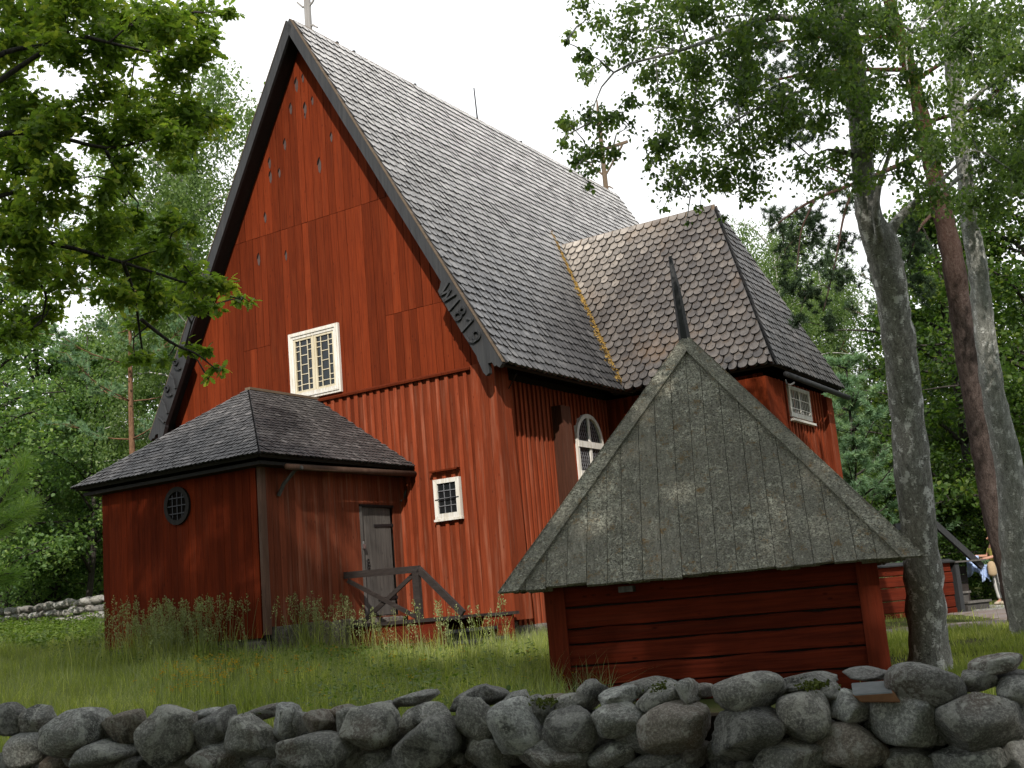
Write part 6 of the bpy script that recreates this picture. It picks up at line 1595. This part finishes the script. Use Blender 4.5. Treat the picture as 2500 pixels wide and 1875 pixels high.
xy = np.concatenate([field(r_, 95000, -.46, .02, 8.5, 26), field(r_, 16000, -.46, -.25, 22, 44), field(r_, 5000, 0, .12, 15, 27)])
wallsafe = lambda q: ((q - WA[:2]) @ wback[:2]) > .75
xy = xy[~in_church(xy) & ~in_shed(xy) & wallsafe(xy)]
c_, l_, s_, t_, ti = blades(r_, xy, .10, .38, .0052, .5)
tag(link_mesh('grass', fast_mesh('grass', c_, l_, s_, t_, [LF_GRASS], ti)), 'uncut meadow grass between the stone wall and the church', 'grass', kind='stuff')
xy = np.concatenate([field(r_, 30000, .26, .46, 13, 21.2), field(r_, 7000, .2, .5, 23.3, 33), field(r_, 8000, .3, .46, 6.5, 13), field(r_, 16000, .46, .85, 6.5, 24)]); xy = xy[~in_shed(xy) & wallsafe(xy) & ~((xy[:, 0] > 9.0) & (xy[:, 0] < 11.5) & (xy[:, 1] > 21) & (xy[:, 1] < 28.6))]
pd = np.abs(np.interp(xy[:, 0], [p[0] for p in path_pts], [p[1] for p in path_pts]) - xy[:, 1]); xy = xy[(pd > 1.0)]
keep = (np.sin(xy[:, 0] * 2.1 + 1) * np.sin(xy[:, 1] * 1.7) + r_.normal(size=len(xy)) * .5) > -.35; xy = xy[keep]
c_, l_, s_, t_, ti = blades(r_, xy, .05, .20, .006)
tag(link_mesh('grass', fast_mesh('grass', c_, l_, s_, t_, [LF_GRASS], ti)), 'short patchy grass under the birches beside the gravel path', 'grass', kind='stuff')
xy = field(r_, 17000, -.46, .06, 8.5, 24); xy = xy[~in_church(xy) & ~in_shed(xy) & wallsafe(xy)]
c_, l_, s_, t_, ti = blades(r_, xy, .26, .52, .0035, .5)
tag(link_mesh('grass', fast_mesh('grass', c_, l_, s_, t_, [LF_SEED], ti)), 'thin straw coloured stalks standing above the meadow grass', 'grass', kind='stuff')
# tall flowering grass along the porch and the steps
def uvxy(u, v): return np.stack([sth * u + cth * v, cth * u - sth * v], -1)
n1, n2, n3 = 30, 700, 45
T_xy = np.concatenate([uvxy(14.4 + r_.normal(size=n1) * .25, r_.uniform(-18.4, -16.2, n1)), uvxy(r_.normal(size=n2) * .35 + np.linspace(14.2, 16.0, n2), np.linspace(-16.6, -14.1, n2) + r_.normal(size=n2) * .5), uvxy(16.2 + r_.normal(size=n3) * .45, r_.uniform(-13.6, -10.6, n3))])
T_xy = T_xy[~in_church(T_xy)]
n = len(T_xy); hh = r_.uniform(.6, 1.2, n) * np.where(np.arange(n) > n1, 1.0, .75); hh[-n3:] *= .85
c_, l_, s_, t_, ti = blades(r_, np.repeat(T_xy, 7, 0) + r_.normal(size=(n * 7, 2)) * .10, .35, .8, .006, .3)
mbS = MB(); SP, SA = [], []
for i in range(n):
    x, y = T_xy[i]; z = gz(x, y); h = hh[i]; lx, ly = r_.normal(size=2) * .10 * h
    top = np.array([x + lx, y + ly, z + h]); mbS.tube([(x, y, z), (x + lx * .35, y + ly * .35, z + h * .55), top], [.0035, .003, .002], 3, cap=False)
    pl_ = r_.uniform(.20, .36)
    for k in range(30):
        t = r_.uniform(0, 1); rad = .075 * (1 - t) ** .8 + .006; a = r_.uniform(0, 6.283); rr = rad * r_.uniform(.2, 1)
        SP.append(top + np.array([lx * .1 * t + math.cos(a) * rr, ly * .1 * t + math.sin(a) * rr, -pl_ * .75 + pl_ * t])); SA.append((math.cos(a) * .6, math.sin(a) * .6, 1))
SP, SA = np.array(SP), np.array(SA)
tg = empty('tall_grass', (0, 0, 0)); 
tag(tg, 'tall flowering grass with feathery heads along the porch and the steps', 'tall grass', kind='stuff')
o = link_mesh('grass_blades', fast_mesh('grass_blades', c_, l_, s_, t_, [LF_GRASS], ti), tg)
o = mbS.build('grass_stalks', LF_SEED, tg, recalc=False)
o = link_mesh('seed_heads', leaf_mesh('seed_heads', SP, SA, rdir(r_, len(SP)), r_.uniform(.018, .034, len(SP)), T_LEAF, LF_SEED, r_.uniform(0, 1, len(SP)), .2), tg)
# leafy weeds
def weeds(name, xy, hgt, per, size, seed, label):
    rr = np.random.default_rng(seed); A = []
    for (x, y) in xy:
        z = gz(x, y); h = hgt * rr.uniform(.5, 1.2)
        for k in range(per): t = rr.uniform(.15, 1); A.append((x + rr.normal() * .10 * (1.1 - .5 * t), y + rr.normal() * .10, z + h * t))
    A = np.array(A); k = len(A)
    me = leaf_mesh(name, A, rdir(rr, k) * np.array([1, 1, .4]), rdir(rr, k) * .5 + np.array([0, 0, .9]), size * rr.uniform(.6, 1.3, k), T_LEAF, LF_WEED, np.clip(rr.normal(size=k) * .25 + .5, 0, 1), .2)
    tag(link_mesh(name, me), label, 'weeds', kind='stuff')
q = field(r_, 900, -.47, -.345, 24, 37); q = q[~in_church(q)]; weeds('weeds', q, .45, 20, .075, 5, 'lush green weeds in front of the far stone wall on the left')
q = np.concatenate([uvxy(r_.normal(size=160) * .5 + 14.6, -12.8 + r_.normal(size=160) * .5), field(r_, 260, -.2, .0, 11, 18), uvxy(14.5 + r_.normal(size=60) * .25, -18.9 + r_.normal(size=60) * .35)]); q = q[~in_church(q) & ~in_shed(q) & wallsafe(q)]
q = np.concatenate([q, uvxy(14.2 + r_.normal(size=130) * .3, -15.6 + r_.normal(size=130) * .9), uvxy(15.3 + r_.normal(size=60) * .4, -13.2 + r_.normal(size=60) * .5)]); q = q[~in_church(q)]
weeds('weeds', q, .34, 14, .055, 6, 'broad leaved weeds growing through the meadow in front of the porch')
# yellow flowers
mb = MB(); SPF = []
q = np.concatenate([np.stack([at(x, 1500, d)[:2] for x, d in zip(r_.normal(520, 75, 90), r_.uniform(12.5, 17, 90))]), field(r_, 50, -.3, .03, 11, 18)]); q = q[~in_church(q) & ~in_shed(q) & wallsafe(q)]
for (x, y) in q:
    z = gz(x, y) + r_.uniform(.28, .5); mb.tube([(x, y, z - .3), (x, y, z)], .0025, 3, 0, cap=False)
    for k in range(r_.integers(3, 8)): c = np.array([x, y, z]) + r_.normal(size=3) * .022; mb.add([c + np.array([.011 * math.cos(a), .011 * math.sin(a), .004 * (-1) ** i]) for i, a in enumerate(np.linspace(0, 6.283, 7)[:-1])], [(0, 1, 2, 3, 4, 5)], 1, r_.uniform(0, 1))
tag(mb.build('wildflowers', [LF_WEED, LF_FLOWER], None, recalc=False), 'small yellow flowers scattered through the meadow grass', 'flowers', kind='stuff')
